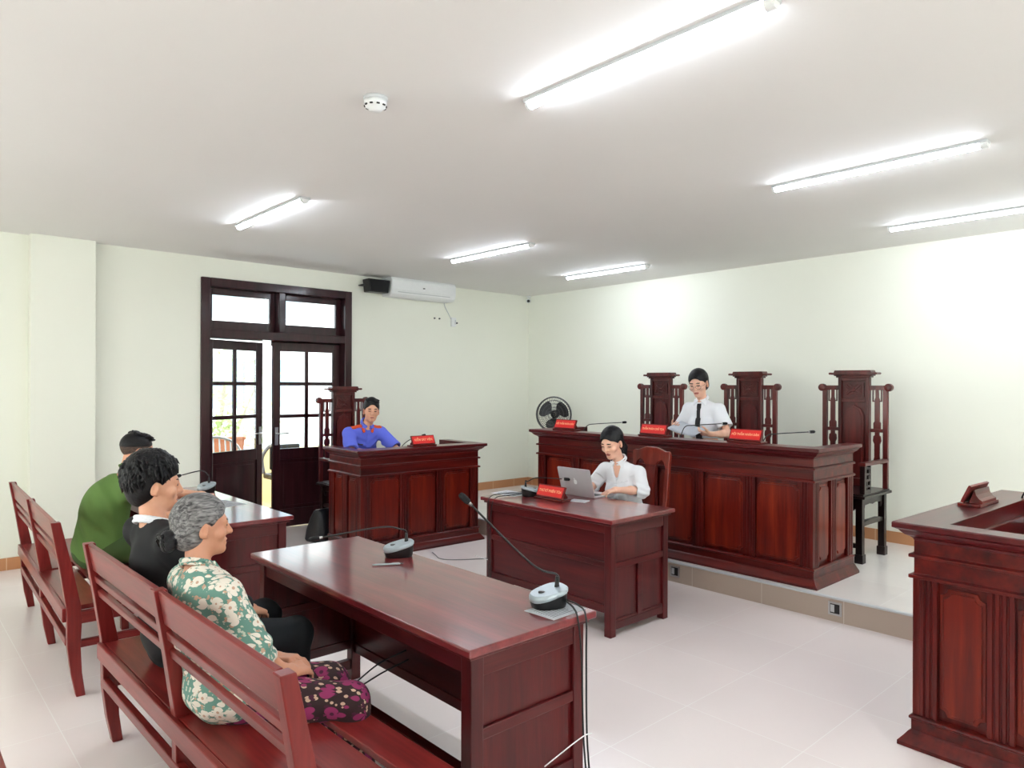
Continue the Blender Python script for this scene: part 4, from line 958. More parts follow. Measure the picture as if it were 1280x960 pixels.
def floral_mat(name, ground, petal, mid, leaf, sc, dens=.62):
    m, nt, b = new_mat(name); N = nt.nodes; L = nt.links
    def math_(op, *ins):
        q = N.new('ShaderNodeMath'); q.operation = op
        for i, v in enumerate(ins):
            if isinstance(v, (int, float)): q.inputs[i].default_value = v
            else: L.new(v, q.inputs[i])
        return q.outputs[0]
    tc = N.new('ShaderNodeTexCoord')
    def flowers(scale, r0, seedoff, npet, amp):
        mp = N.new('ShaderNodeMapping'); mp.inputs['Location'].default_value = (seedoff, seedoff*.7, seedoff*1.3); L.new(tc.outputs['Object'], mp.inputs['Vector'])
        vo = N.new('ShaderNodeTexVoronoi'); vo.inputs['Scale'].default_value = scale; vo.inputs['Randomness'].default_value = .75; L.new(mp.outputs['Vector'], vo.inputs['Vector'])
        sb = N.new('ShaderNodeVectorMath'); sb.operation = 'SUBTRACT'; L.new(mp.outputs['Vector'], sb.inputs[0]); L.new(vo.outputs['Position'], sb.inputs[1])
        sp = N.new('ShaderNodeSeparateXYZ'); L.new(sb.outputs[0], sp.inputs[0])
        h = math_('ADD', sp.outputs[0], math_('MULTIPLY', sp.outputs[1], 1.0))
        ang = math_('ARCTAN2', sp.outputs[2], h)
        pet = math_('MULTIPLY_ADD', math_('ABSOLUTE', math_('SINE', math_('MULTIPLY', ang, npet/2))), amp, 1-amp)
        rr = math_('MULTIPLY', pet, r0)
        return vo.outputs['Distance'], rr, vo.outputs['Color']
    d, rr, col = flowers(sc, dens, 0, 5, .45)
    fl = math_('LESS_THAN', d, rr); ce = math_('LESS_THAN', d, .13); ed = math_('LESS_THAN', math_('ABSOLUTE', math_('SUBTRACT', d, math_('MULTIPLY', rr, .62))), .03)
    d2, r2, _ = flowers(sc*2.1, .42, 3.1, 2, .8); lf = math_('LESS_THAN', d2, r2)
    d3, r3, _ = flowers(sc*1.6, .36, 7.7, 4, .5); sm = math_('LESS_THAN', d3, r3)
    def mix(f, a, c2):
        x = N.new('ShaderNodeMixRGB'); L.new(f, x.inputs[0])
        if isinstance(a, tuple): x.inputs[1].default_value = a
        else: L.new(a, x.inputs[1])
        x.inputs[2].default_value = c2; return x.outputs[0]
    o = mix(lf, rgba(ground), rgba(leaf)); o = mix(sm, o, rgba(mid)); o = mix(fl, o, rgba(petal)); o = mix(ed, o, rgba(mid)) if False else o; o = mix(ce, o, rgba(mid))
    L.new(o, b.inputs['Base Color']); b.inputs['Roughness'].default_value = .8
    return m

def frame(fw, up):
    f = unit(fw); r = unit(np.cross(f, up)); u = np.cross(r, f); return np.stack([r, f, u])   # rows: right, forward, up
def head_sdf(F, c, A, s=1., fem=0., ear=True, old=0.):
    def w(x, y, z): return V(c)+s*(x*A[0]+y*A[1]+z*A[2])
    E = lambda p, r, k=.02, op='+': F.ell(w(*p), [q*s for q in r], A, k*s, op)
    E((0, -.012, .036), (.075, .095, .087), .0)
    E((0, .022, -.022), (.063-.003*fem, .070, .082), .03)
    E((0, .04, -.078), (.042-.006*fem, .045, .034), .03)
    E((0, .074, -.096), (.02, .017, .014), .025)
    F.cap(w(-.036, .080, .022), w(.036, .080, .022), .011*s, .011*s, .022*s)
    for q in (-1, 1):
        E((q*.043, .062, -.028), (.022, .02, .02), .02)
        E((q*.031, .098, .003), (.017, .014, .0105), .012, '-')
        E((q*.031, .079, .003), (.0135, .0125, .0125), .003)
        F.cap(w(q*.018, .0905, .0075), w(q*.043, .083, .0065), .0045*s, .004*s, .004*s)     # upper lid
        if ear:
            tl = np.stack([unit(A[0]*q*.9-A[1]*.35), unit(A[1]*.9+A[0]*q*.3-A[2]*.1), A[2]])
            F.ell(w(q*.078, -.008, -.008), [.008*s, .019*s, .032*s], tl, .006*s)
            F.ell(w(q*.086, -.003, -.004), [.006*s, .010*s, .018*s], tl, .006*s, '-')
            F.cap(w(q*.077, .002, -.034), w(q*.077, .0, -.03), .008*s, .008*s, .006*s)
    F.cap(w(0, .088, .012), w(0, .110, -.026), .0085*s, .011*s, .014*s)
    for q in (-1, 1): F.cap(w(q*.011, .097, -.029), w(q*.012, .093, -.031), .0075*s, .0065*s, .008*s)
    F.cap(w(-.020, .083, -.0585), w(.020, .083, -.0585), .0055*s, .0055*s, .008*s); F.cap(w(-.008, .092, -.056), w(.008, .092, -.056), .005*s, .005*s, .008*s)
    F.cap(w(-.015, .084, -.069), w(.015, .084, -.069), .0065*s, .0065*s, .008*s); F.cap(w(-.006, .089, -.069), w(.006, .089, -.069), .006*s, .006*s, .008*s)
    F.cap(w(-.023, .093, -.0632), w(.023, .093, -.0632), .0022*s, .0022*s, .003*s, '-')
    if old:
        for q in (-1, 1): F.cap(w(q*.022, .088, -.03), w(q*.034, .078, -.06), .003*s, .003*s, .008*s, '-')
        E((0, -.0, .0), (.001, .001, .001))
    paint = []
    for q in (-1, 1):
        tl = np.stack([unit(A[0]-A[1]*q*.28), A[1], A[2]])
        paint += [(w(q*.032, .092, .0275), (.019*s, .02*s, .0045*s), np.stack([unit(A[0]-q*.12*A[2]), A[1], A[2]]), 2), (w(q*.031, .092, .0035), (.0145*s, .02*s, .0042*s), A, 2)]
    paint += [(w(0, .09, -.0632), (.022*s, .02*s, .0095*s), A, 1)]
    return paint, w
def hand_sdf(F, wr, d, n, t, curl=(.5, .6, .4), s=1., thumb=(.5, .6, .45), spread=.06, tcurl=.35):
    """wr wrist, d towards the fingers, n out of the palm, t thumb side"""
    wr = V(wr); d = unit(d); n = unit(n-d*(V(n)@d)); t = unit(V(t)-d*(V(t)@d)-n*(V(t)@n))
    A = np.stack([t, d, n])
    F.cap(wr, wr+d*.02*s, .026*s, .027*s, .02)
    F.boxd(wr+d*.052*s, (.039*s, .045*s, .013*s), A, .012*s, '+', .012*s)
    F.cap(wr+d*.03*s+t*.02*s+n*.004*s, wr+d*.06*s+t*.026*s+n*.006*s, .016*s, .012*s, .014*s)
    ends = []
    for i, (of, L, r) in enumerate(((.0295, .074, .0088), (.0098, .082, .0090), (-.0098, .077, .0086), (-.0285, .060, .0076))):
        p = wr+d*(.090-.004*abs(i-1.2))*s+t*of*s; dd = unit(d+t*spread*(1.5-i)); ang = 0; q = p-d*.012*s
        for j, fr in enumerate((.46, .30, .24)):
            ang += curl[j]*(1+.08*i); v = dd*math.cos(ang)+n*math.sin(ang); e = p+v*L*fr*s
            F.cap(q if j == 0 else p, e, r*s*(1-.07*j), r*s*(1-.07*(j+1)), .003*s if j else .005*s); p = e
        ends.append(p)
    p = wr+d*.026*s+t*.028*s; v = unit(d*thumb[0]+t*thumb[1]+n*thumb[2]); 
    for j, (L, r) in enumerate(((.040, .0125), (.032, .0105), (.026, .0095))):
        e = p+v*L*s; F.cap(p, e, r*s, r*.9*s, .008*s if j == 0 else .003*s); p = e; v = unit(v+d*tcurl*.6-t*tcurl*.5+n*tcurl*.3)
    return ends
def torso_sdf(F, J, off=0., k=.06, bust=0., belly=0., lower=True):
    P, Cc, N = J['pelvis'], J['chest'], J['neck']; sc = J.get('w', 1.)
    up = unit(Cc-P); side = unit(J['shR']-J['shL']); fw = unit(np.cross(up, side)); side2 = np.cross(fw, up); A = np.stack([side2, fw, up])
    upc = unit(N-Cc); fwc = unit(np.cross(upc, side)); Ac = np.stack([np.cross(fwc, upc), fwc, upc])
    if lower: F.ell(P, [.168*sc+off, .12*sc+off, .125*sc+off], A, .0)
    F.ell(P*.5+Cc*.5+fw*belly*.3, [.135*sc+off, .102*sc+off+belly, .17+off], A, k)
    F.ell(Cc, [.148*sc+off, .106*sc+off, .16+off], Ac, k)
    if bust:
        for q in (-1, 1): F.ell(Cc+Ac[1]*(.085*sc)+Ac[0]*q*.07*sc-Ac[2]*.035, [.062*sc+off*.6, .05*sc+bust+off*.6, .06*sc+off*.6], Ac, .05)
    for sh in (J['shL'], J['shR']): F.cap(Cc+(N-Cc)*.5, sh, .06*sc+off*.6, .044*J.get('a', 1)+off*.9, .045); F.cap(N-upc*.03, (N+sh)*.5-upc*.014, .042+off*.4, .040*sc+off*.7, .04)
    return A, Ac
def person(name, label, J, spec):
    """J: joints; spec: clothes. Skin is one body; hair and clothes are its children."""
    base = V(J['base']); h = spec.get('h', .0045)
    t = thing(name, label, 'person', tuple(base))
    allp = np.array([V(J[k]) for k in J if k not in ('base', 'w', 'a', 'hf', 'hu', 'hs', 'L', 'R') and np.ndim(J[k]) == 1])
    lo, hi = allp.min(0)-.2, allp.max(0)+.22; lo[2] = max(lo[2], base[2]-.012)
    fem = spec.get('fem', 0); a = J.get('a', 1.); hs = J.get('hs', 1.)
    A = frame(J['hf'], J['hu'])
    # --- skin
    B = Field(lo, hi, h)
    torso_sdf(B, J, -.004, .06)
    B.cap(J['neck']-V(0, 0, .02), J['head']-A[2]*.05*hs-A[1]*.015*hs, .056*a, .051*a, .025)
    for s_ in 'LR':
        B.cap(J['sh'+s_], J['el'+s_], .047*a, .038*a, .03); B.cap(J['el'+s_], J['el'+s_]*.6+J['wr'+s_]*.4, .038*a, .039*a, .02); B.cap(J['el'+s_]*.6+J['wr'+s_]*.4, J['wr'+s_], .039*a, .025*a, .02)
        B.cap(J['hip'+s_], J['kn'+s_], .075*a, .052*a, .03); B.cap(J['kn'+s_], J['kn'+s_]*.65+J['an'+s_]*.35, .05*a, .05*a, .02); B.cap(J['kn'+s_]*.65+J['an'+s_]*.35, J['an'+s_], .05*a, .032*a, .02)
        B.cap(J['an'+s_], J['toe'+s_], .032, .026, .02)
    paint, w = head_sdf(B, J['head'], A, hs, fem, True, spec.get('old', 0))
    for s_ in 'LR':
        if s_ in J: hp = J[s_]; hand_sdf(B, J['wr'+s_], hp['d'], hp['n'], hp['t'], hp.get('curl', (.4, .5, .3)), hp.get('s', .95*a), hp.get('thumb', (.6, .6, .3)), hp.get('spread', .05), hp.get('tcurl', .35))
    body = B.mesh('body', [spec['skin'], spec['lip'], spec['brow']], t, base, paint)
    # --- hair
    spec['hair'](t, J['head'], A, hs, base, w)
    # --- shirt
    hc = spec.get('hc', .0055); S = Field(lo, hi, hc); off = spec.get('off', .012); ea = spec.get('sleeve', .5)
    SL = Field(lo, hi, hc)
    TA, CA = torso_sdf(S, J, off, .055, spec.get('bust', 0), spec.get('belly', 0), True)
    for s_ in 'LR':
        e = J['sh'+s_]*(1-min(ea, 1))+J['el'+s_]*min(ea, 1)
        SL.cap(J['sh'+s_], e, .050*a+off, .046*a+off+spec.get('flare', .004), .03)
        if ea > 1:
            f = ea-1; e2 = J['el'+s_]*(1-f)+J['wr'+s_]*f; SL.cap(e, e2, .046*a+off, .037*a+off, .03); ax_ = unit(J['wr'+s_]-J['el'+s_]); e = e2
        else: ax_ = unit(J['el'+s_]-J['sh'+s_])
        for o, dv, amp, wl, rd in spec.get('folds', ()): pass
        spec.setdefault('_cuffs', {})[s_] = (e, ax_)
    SL.noise(spec.get('wr_amp', .004), spec.get('wr_freq', 42), spec.get('seed', 1)+2)
    for s_ in 'LR':
        e, ax_ = spec['_cuffs'][s_]; SL.cut(e, ax_, .12)
        SL.cap(e-ax_*.03, e+ax_*.08, (.044 if ea <= 1 else .036)*a+off*.55, None, .0, '-')
    if 'hem' in spec:                        # loose shirt tails
        for q in spec['hem']: S.ell(*q)
    S.noise(spec.get('wr_amp', .004), spec.get('wr_freq', 42), spec.get('seed', 1))
    kk = .03; hh = np.maximum(kk-np.abs(S.F-SL.F), 0)/kk; S.F = np.minimum(S.F, SL.F)-hh*hh*kk*.25
    for o, dv, amp, wl, rd in spec.get('folds', ()): S.folds(o, dv, amp, wl, rd)
    S.cap(J['neck']-CA[2]*.0, J['head'], .05*a+.006, .06*a, .01, '-')
    if 'hemcut' in spec: S.cut(*spec['hemcut'])
    if 'vneck' in spec:
        def surf(p, dv):
            for k in range(80):
                q = p+dv*.004*k; ii = np.round((q-S.lo)/S.h).astype(int)
                if S.F[tuple(ii)] > 0: break
            return q
        tp, bt, r1 = spec['vneck']; a0 = J['neck']+CA[1]*.062-CA[2]*tp; b0 = surf(J['neck']-CA[2]*bt, CA[1])
        S.cap(a0, b0+CA[1]*.006, r1, .008, .004, '-')
    shirt = S.mesh(spec.get('shirt_name', 'shirt'), spec['shirt'], t, base)
    # --- collar
    if spec.get('collar'):
        K = Field(J['neck']-.14, J['neck']+.17, .0035); ctr = J['neck']+(J['head']-J['neck'])*.13+CA[2]*(spec.get('col_up', .018)-.016); nk = 22; rr = .061*a; prev = None
        for i in range(nk+1):
            th = 2*PI*i/nk; gap = abs(((th-PI/2+PI) % (2*PI))-PI)     # 0 at the front
            tz = .012*math.cos(gap)*-1
            p = ctr+CA[0]*math.cos(th)*rr+CA[1]*(math.sin(th)*rr*1.02-.004)+CA[2]*(.012-.022*math.sin(th))
            if prev is not None and gap > .25: K.cap(prev, p, .006, .006, .004); K.cap(prev-CA[2]*.018+unit(prev-ctr)*.007, p-CA[2]*.018+unit(p-ctr)*.007, .0055, .0055, .006)
            prev = p
        for q in (-1, 1):                     # points
            p0 = ctr+CA[1]*(rr*.95)+CA[0]*q*.02-CA[2]*.012; p1 = ctr+CA[1]*(rr*.85)+CA[0]*q*.062-CA[2]*.058+CA[1]*.012; p2 = ctr+CA[1]*(rr*.55)+CA[0]*q*.062-CA[2]*.004
            for u in (0, .25, .5, .75, 1): K.cap(p0*(1-u)+p2*u, p1+(p2-p1)*u*.25, .0055, .0045, .004)
        K.cap(J['neck']-CA[2]*.03, J['head'], .049*a, .055*a, .003, '-')
        K.mesh('collar', spec.get('collar_mat', spec['shirt']), shirt, base)
    # --- trousers
    if spec.get('trousers'):
        T = Field(lo, hi, .007); of = spec.get('toff', .012); T.ell(J['pelvis']-TA[2]*.03, [.165*J.get('w', 1)+of*.6, .118*J.get('w', 1)+of*.6, .115], TA, 0)
        for s_ in 'LR':
            T.cap(J['hip'+s_], J['kn'+s_], .08*a+of, .056*a+of, .05); T.cap(J['kn'+s_], J['an'+s_]*.93+J['kn'+s_]*.07, .056*a+of, .044*a+of, .03)
        T.noise(spec.get('twr', .005), 34, spec.get('seed', 1)+5)
        for o, dv, amp, wl, rd in spec.get('tfolds', ()): T.folds(o, dv, amp, wl, rd)
        for s_ in 'LR': T.cut(J['an'+s_]*.95+J['kn'+s_]*.05, J['an'+s_]-J['kn'+s_], .1)
        T.mesh('trousers', spec['trousers'], t, base)
    if spec.get('shoes'):
        for s_ in 'LR':
            G = Field(np.minimum(J['an'+s_], J['toe'+s_])-.09, np.maximum(J['an'+s_], J['toe'+s_])+.09, .006); dv = unit((J['toe'+s_]-J['an'+s_])*V(1, 1, 0)); zf = base[2]
            hl = V(J['an'+s_][0], J['an'+s_][1], zf+.034)-dv*.03; tp = V(J['toe'+s_][0], J['toe'+s_][1], zf+.028)+dv*.02
            G.cap(hl, tp, .04, .036, .0); G.cap(J['an'+s_], hl+dv*.04, .038, .04, .03); G.cut(V(hl[0], hl[1], zf+.002), (0, 0, -1)); G.cut(J['an'+s_]+V(0, 0, .02), (0, 0, 1)); G.mesh('shoe', spec['shoes'], t, base)
    if 'extra' in spec: spec['extra'](shirt, S, TA, CA, base, B, A, w)
    return t
def hair_cap(t, head, A, hs, base, w, mat, th=.012, nape=-.07, face_y=.125, ears=True, extra=None, paint=None, hgr=.0035, top=0., amp=.0, back=0., hairline=0.):
    F = Field(V(head)-.24*hs, V(head)+.24*hs, hgr)
    F.ell(w(0, -.013-back*.5, .037+top*.4), [(.075+th)*hs, (.095+th+back*.5)*hs, (.087+th+top*.6)*hs], A, 0)
    F.ell(w(0, -.05, -.035), [(.060+th*.8)*hs, (.05+th*.6)*hs, .06*hs], A, .03*hs)
    F.ell(w(0, face_y-.022, -.035+hairline), [.079*hs, .086*hs, .115*hs], A, .008*hs, '-'); F.ell(w(0, .085, -.03), [.16*hs, .076*hs, .078*hs], A, .006*hs, '-')
    F.boxd(w(0, .068, -.115), (.13*hs, .072*hs, .10*hs), A, .01*hs, '-')
    if ears:
        for q in (-1, 1): F.ell(w(q*.09, .006, -.014), [.032*hs, .026*hs, .036*hs], A, .008*hs, '-')
    F.cut(w(0, 0, nape), -A[2]+A[1]*.25)
    if amp: F.noise(amp, 120, 3)
    if extra: extra(F, w, A, hs)
    return F.mesh('hair', mat, t, base, paint(w, A, hs) if paint else None)
BLK = hair_mat('black_hair', (5, 5, 7), (22, 21, 26), .45); GREY = hair_mat('grey_hair', (62, 60, 62), (148, 146, 146), .5, 100); DKB = hair_mat('dark_bun_hair', (12, 12, 16), (44, 42, 48), .45)
LIP = skin_mat('lips', (176, 98, 90)); BROW = plain('brows_and_lashes', (40, 30, 28), .6)
SK_F = skin_mat('fair_skin', (240, 192, 168)); SK_M = skin_mat('tan_skin', (226, 170, 140)); SK_O = skin_mat('older_skin', (206, 150, 122)); LIP_M = skin_mat('lips_tan', (186, 116, 100))
C_WHITE = cloth_mat('white_cotton', (240, 242, 248)); C_BLACK = cloth_mat('black_cloth', (20, 20, 24)); C_GREEN = cloth_mat('green_uniform_cloth', (92, 124, 60)); C_DGREEN = cloth_mat('green_trouser_cloth', (62, 84, 40))
C_BLUE = cloth_mat('blue_uniform_cloth', (98, 112, 226)); C_TIE = cloth_mat('black_tie_cloth', (34, 30, 34)); C_EPA = cloth_mat('orange_red_felt', (226, 84, 40)); C_NAVY = cloth_mat('black_trouser_cloth', (16, 22, 28)); SHOE = plain('black_shoe_leather', (18, 18, 18), .35)
FLORAL = floral_mat('teal_floral_cotton', (98, 140, 128), (224, 216, 204), (190, 152, 130), (190, 196, 180), 23, .56)
MAGENTA = floral_mat('magenta_rose_cloth', (44, 22, 26), (140, 40, 92), (70, 16, 48), (196, 164, 142), 17, .5)
z3 = V(0, 0, 1)

# --- elderly woman on the near pew
J = dict(base=V(.98, 2.54, 0), pelvis=V(.955, 2.535, .565), chest=V(.89, 2.575, .79), neck=V(.872, 2.625, .955), shR=V(.91, 2.46, .895), shL=V(.87, 2.755, .895), head=V(.897, 2.665, 1.10),
         hf=V(1, -.12, -.03), hu=V(.03, .05, 1), hs=.91, w=.88, a=.80, elR=V(.97, 2.37, .70), elL=V(.955, 2.78, .69), wrR=V(1.085, 2.36, .612), wrL=V(1.10, 2.50, .615),
         hipR=V(.95, 2.45, .535), hipL=V(.985, 2.61, .535), knR=V(1.255, 2.215, .505), knL=V(1.275, 2.40, .510), anR=V(1.31, 2.22, .085), anL=V(1.36, 2.40, .085), toeR=V(1.48, 2.19, .035), toeL=V(1.50, 2.35, .035),
         R=dict(d=V(.85, .22, -.12), n=V(-.1, .2, -1), t=V(.2, .9, .25), curl=(.45, .55, .35), s=.9), L=dict(d=V(.55, -.8, .08), n=V(0, -.2, -1), t=V(.6, .5, .0), curl=(.35, .45, .3), s=.9))
def bun(F, w, A, hs):
    for p, r in (((0, -.118, -.045), (.046, .032, .040)), ((.018, -.125, -.062), (.03, .026, .028)), ((-.018, -.122, -.058), (.03, .026, .03)), ((0, -.13, -.03), (.028, .02, .024))): F.ell(w(*p), [q*hs for q in r], A, .006)
    rn = random.Random(2)
    for i in range(26):
        a = rn.uniform(-1.25, 1.25); b0 = rn.uniform(.02, .11); p0 = w(math.sin(a)*.085, .045-abs(a)*.05, .075-abs(a)*.055+.02*math.cos(a)); p1 = w(math.sin(a)*.092, -.06, .06-abs(a)*.06); p2 = w(math.sin(a)*.045, -.108, -.03)
        F.cap(p0, p1, .004, .005, .004); F.cap(p1, p2, .005, .004, .004)
def ow_hair(t, head, A, hs, base, w):
    o = hair_cap(t, head, A, hs, base, w, [GREY, DKB], th=.013, nape=-.075, extra=bun, amp=.0012, hairline=-.0, paint=lambda w, A, hs: [(w(0, -.128, -.052), (.06, .040, .05), A, 1)])
    m = MB(); c = w(0, -.138, -.03)-base
    for q in (-1, 1):
        for k in range(3): m.tube([c+A[0]*q*.012+A[2]*.012, c+A[0]*q*(.03+.008*k)-A[1]*(.016)+A[2]*(.008-.012*k), c+A[0]*q*(.038+.006*k)-A[1]*.004-A[2]*(.016+.012*k)], .003, 6)
    m.tube([c-A[0]*.02-A[1]*.012, c+A[0]*.02-A[1]*.012], .007, 8); m.build('hair_clip', M['black'], o)
person('person', 'elderly woman with low grey bun and green floral blouse on the near pew', J, dict(skin=[SK_O, LIP_M, plain('grey_brows', (96, 84, 80), .7)][0], lip=LIP_M, brow=plain('greying_brows', (92, 78, 72), .7), hair=ow_hair, shirt=FLORAL, shirt_name='blouse', sleeve=1.5, off=.017, h=.004, fem=1, old=1, bust=.008, belly=.015,
    flare=.012, hem=[(J['pelvis']-V(.0, .01, .02), [.15, .172, .105], None, .05)], wr_amp=.006, wr_freq=36, collar=True, folds=[(J['elR'], V(.4, .1, -1), .006, .05, .13), (J['pelvis']+V(-.06, -.1, .1), V(.1, .3, 1), .007, .07, .2)], trousers=MAGENTA, toff=.02, shoes=SHOE, col_up=.012))

# --- young man in black beside her
J = dict(base=V(1.0, 3.15, 0), pelvis=V(.965, 3.13, .575), chest=V(.905, 3.16, .835), neck=V(.884, 3.20, 1.045), shR=V(.905, 3.015, .98), shL=V(.875, 3.375, .98), head=V(.900, 3.255, 1.188),
         hf=V(1, -.16, -.05), hu=V(.05, 0, 1), hs=.97, w=.97, a=.92, elR=V(1.03, 2.955, .755), elL=V(1.0, 3.45, .755), wrR=V(1.22, 3.02, .645), wrL=V(1.2, 3.30, .645),
         hipR=V(.98, 3.04, .56), hipL=V(.98, 3.22, .56), knR=V(1.385, 2.925, .525), knL=V(1.385, 3.255, .525), anR=V(1.36, 2.90, .09), anL=V(1.38, 3.27, .09), toeR=V(1.52, 2.88, .035), toeL=V(1.54, 3.28, .035),
         R=dict(d=V(.8, .4, -.3), n=V(0, .2, -1), t=V(.2, 1, 0)), L=dict(d=V(.8, -.4, -.3), n=V(0, -.2, -1), t=V(.2, -1, 0)))
def ym_extra(F, w, A, hs):
    rn = random.Random(11)
    for i in range(900):
        a = rn.uniform(-PI, PI); e = rn.uniform(-.4, 1.55); d = V(math.sin(a)*math.cos(e), math.cos(a)*math.cos(e), math.sin(e))
        if d[1] > .5 and d[2] < .55: continue
        if abs(d[0]) > .55 and d[1] > -.25 and d[2] < .25: continue
        s0 = V(0, -.020, .045)+d*V(.088, .106, .102)
        fl = V(d[0]*.8, d[1]+.45, 0)*(1 if d[2] > .55 else .25)+V(0, 0, -1.)*(.2 if d[2] > .7 else .9)+V(rn.gauss(0, .28), rn.gauss(0, .28), rn.gauss(0, .2))
        fl = fl-d*(fl@d); v = unit(unit(fl)+d*rn.uniform(.12, .42)); L = rn.uniform(.03, .062); cv = -d*.012+V(0, 0, -.006)
        p0, p1, p2 = w(*(s0-d*.004)), w(*(s0+v*L*.55)), w(*(s0+v*L+cv))
        F.cap(p0, p1, .0062*hs, .0056*hs, .002); F.cap(p1, p2, .0056*hs, .002*hs, .002)
def ym_hair(t, head, A, hs, base, w): hair_cap(t, head, A, hs, base, w, BLK, th=.014, nape=-.085, extra=ym_extra, top=.026, back=.016, amp=.0, hairline=-.018, hgr=.003, face_y=.132)
def ym_collar(t, S, TA, CA, base, B, A, w):
    K = Field(V(.882, 3.195, 1.02)-.15, V(.882, 3.195, 1.02)+.15, .0035); c = V(.886, 3.205, 1.035); prev = None
    for i in range(25):
        th = 2*PI*i/24; p = c+CA[0]*math.cos(th)*.063+CA[1]*math.sin(th)*.066+CA[2]*(.014-.028*math.sin(th))
        if prev is not None: K.cap(prev, p, .0075, .0075, .004); K.cap(prev-CA[2]*.02+unit(prev-c)*.007, p-CA[2]*.02+unit(p-c)*.007, .007, .007, .006)
        prev = p
    K.mesh('collar', C_WHITE, t, base)
person('person', 'young man with tousled black hair in a black top, seated on the near pew', J, dict(skin=SK_M, lip=LIP_M, brow=BROW, hair=ym_hair, shirt=C_BLACK, shirt_name='black_top', sleeve=1.85, off=.018, belly=.012, wr_amp=.004, folds=[(J['chest']+V(-.1, 0, -.1), V(.2, .1, 1), .006, .07, .2)], trousers=C_NAVY, toff=.018, shoes=SHOE, extra=ym_collar))

# --- man in green leaning on the back table
J = dict(base=V(1.12, 5.1, 0), pelvis=V(1.085, 5.12, .575), chest=V(1.125, 5.085, .86), neck=V(1.225, 5.03, 1.02), shR=V(1.235, 4.86, .955), shL=V(1.20, 5.21, .955), head=V(1.285, 5.04, 1.18),
         hf=V(1, .02, -.28), hu=V(.25, 0, 1), hs=1.0, w=1.04, a=1.0, elR=V(1.42, 4.78, .80), elL=V(1.53, 5.465, .84), wrR=V(1.66, 4.98, .805), wrL=V(1.785, 5.325, .812),
         hipR=V(1.1, 5.02, .565), hipL=V(1.1, 5.22, .565), knR=V(1.53, 4.98, .56), knL=V(1.53, 5.28, .56), anR=V(1.50, 4.98, .09), anL=V(1.50, 5.28, .09), toeR=V(1.65, 4.98, .035), toeL=V(1.65, 5.28, .035),
         R=dict(d=V(.8, .5, -.05), n=V(0, 0, -1), t=V(-.4, .8, 0)), L=dict(d=V(.82, -.5, -.06), n=V(-.1, .0, -1), t=V(-.5, -.8, .3), curl=(.5, .7, .5)))
def po_hair(t, head, A, hs, base, w):
    def ex(F, w, A, hs):
        rn = random.Random(4)
        for i in range(70):
            x = rn.uniform(-.055, .055); y = rn.uniform(-.07, .062); p = w(x, y, .114+.010*rn.random()-1.1*max(0, y-.01)**1.3-2.2*x*x-1.2*min(0, y+.02)**2); F.cap(p, p+A[1]*.016*hs+A[2]*.003, .008, .004, .005)
    F = Field(V(head)-.2*hs, V(head)+.22*hs, .0035)
    F.ell(w(0, -.014, .037), [.0785*hs, .0975*hs, .088*hs], A, 0); F.boxd(w(0, .02, -.06), (.13*hs, .2*hs, .088*hs), np.stack([A[0], unit(A[1]+A[2]*.25), unit(A[2]-A[1]*.25)]), .02, '-'); F.ell(w(0, .125, -.02), [.078*hs, .07*hs, .105*hs], A, .01, '-'); ex(F, w, A, hs)
    F.mesh('hair', BLK, t, base)
    G = Field(V(head)-.2*hs, V(head)+.2*hs, .0035); G.ell(w(0, -.012, .034), [.0765*hs, .0965*hs, .085*hs], A, 0); G.ell(w(0, .11, -.035), [.08*hs, .1*hs, .11*hs], A, .01, '-')
    for q in (-1, 1): G.ell(w(q*.09, .006, -.014), [.032*hs, .026*hs, .036*hs], A, .008*hs, '-')
    G.cut(w(0, 0, -.052), -A[2]); G.mesh('shaved_sides', hair_mat('shaved_hair', (62, 52, 48), (104, 86, 76), .6, 160), t, base)
person('person', 'man in green uniform shirt leaning over the back left table', J, dict(skin=SK_M, lip=LIP_M, brow=BROW, hair=po_hair, shirt=C_GREEN, sleeve=.62, off=.02, belly=.015, flare=.012, wr_amp=.005, wr_freq=30, collar=True, folds=[(V(1.0, 4.98, .70), V(.9, -.5, .7), .006, .10, .24), (V(1.12, 4.95, .88), V(1, .2, .35), .005, .085, .2)], trousers=C_DGREEN, toff=.018, shoes=SHOE))

# --- man in blue behind his desk
J = dict(base=V(3.85, 6.62, 0), pelvis=V(3.87, 6.72, .695), chest=V(3.865, 6.62, .985), neck=V(3.87, 6.535, 1.18), shR=V(3.69, 6.575, 1.11), shL=V(4.045, 6.535, 1.11), head=V(3.895, 6.475, 1.345),
         hf=V(-.42, -1, -.06), hu=V(.02, -.05, 1), hs=.99, w=1.0, a=.95, elR=V(3.59, 6.34, .93), elL=V(4.115, 6.32, .93), wrR=V(3.68, 6.12, .955), wrL=V(3.99, 6.09, .945),
         hipR=V(3.74, 6.68, .68), hipL=V(3.94, 6.68, .68), knR=V(3.70, 6.27, .62), knL=V(3.98, 6.27, .62), anR=V(3.70, 6.30, .09), anL=V(3.98, 6.30, .09), toeR=V(3.69, 6.16, .035), toeL=V(3.99, 6.16, .035),
         R=dict(d=V(.6, -.5, -.5), n=V(0, 0, -1), t=V(.5, .5, .2)), L=dict(d=V(-.6, -.5, -.4), n=V(0, 0, -1), t=V(-.5, .5, .2)))
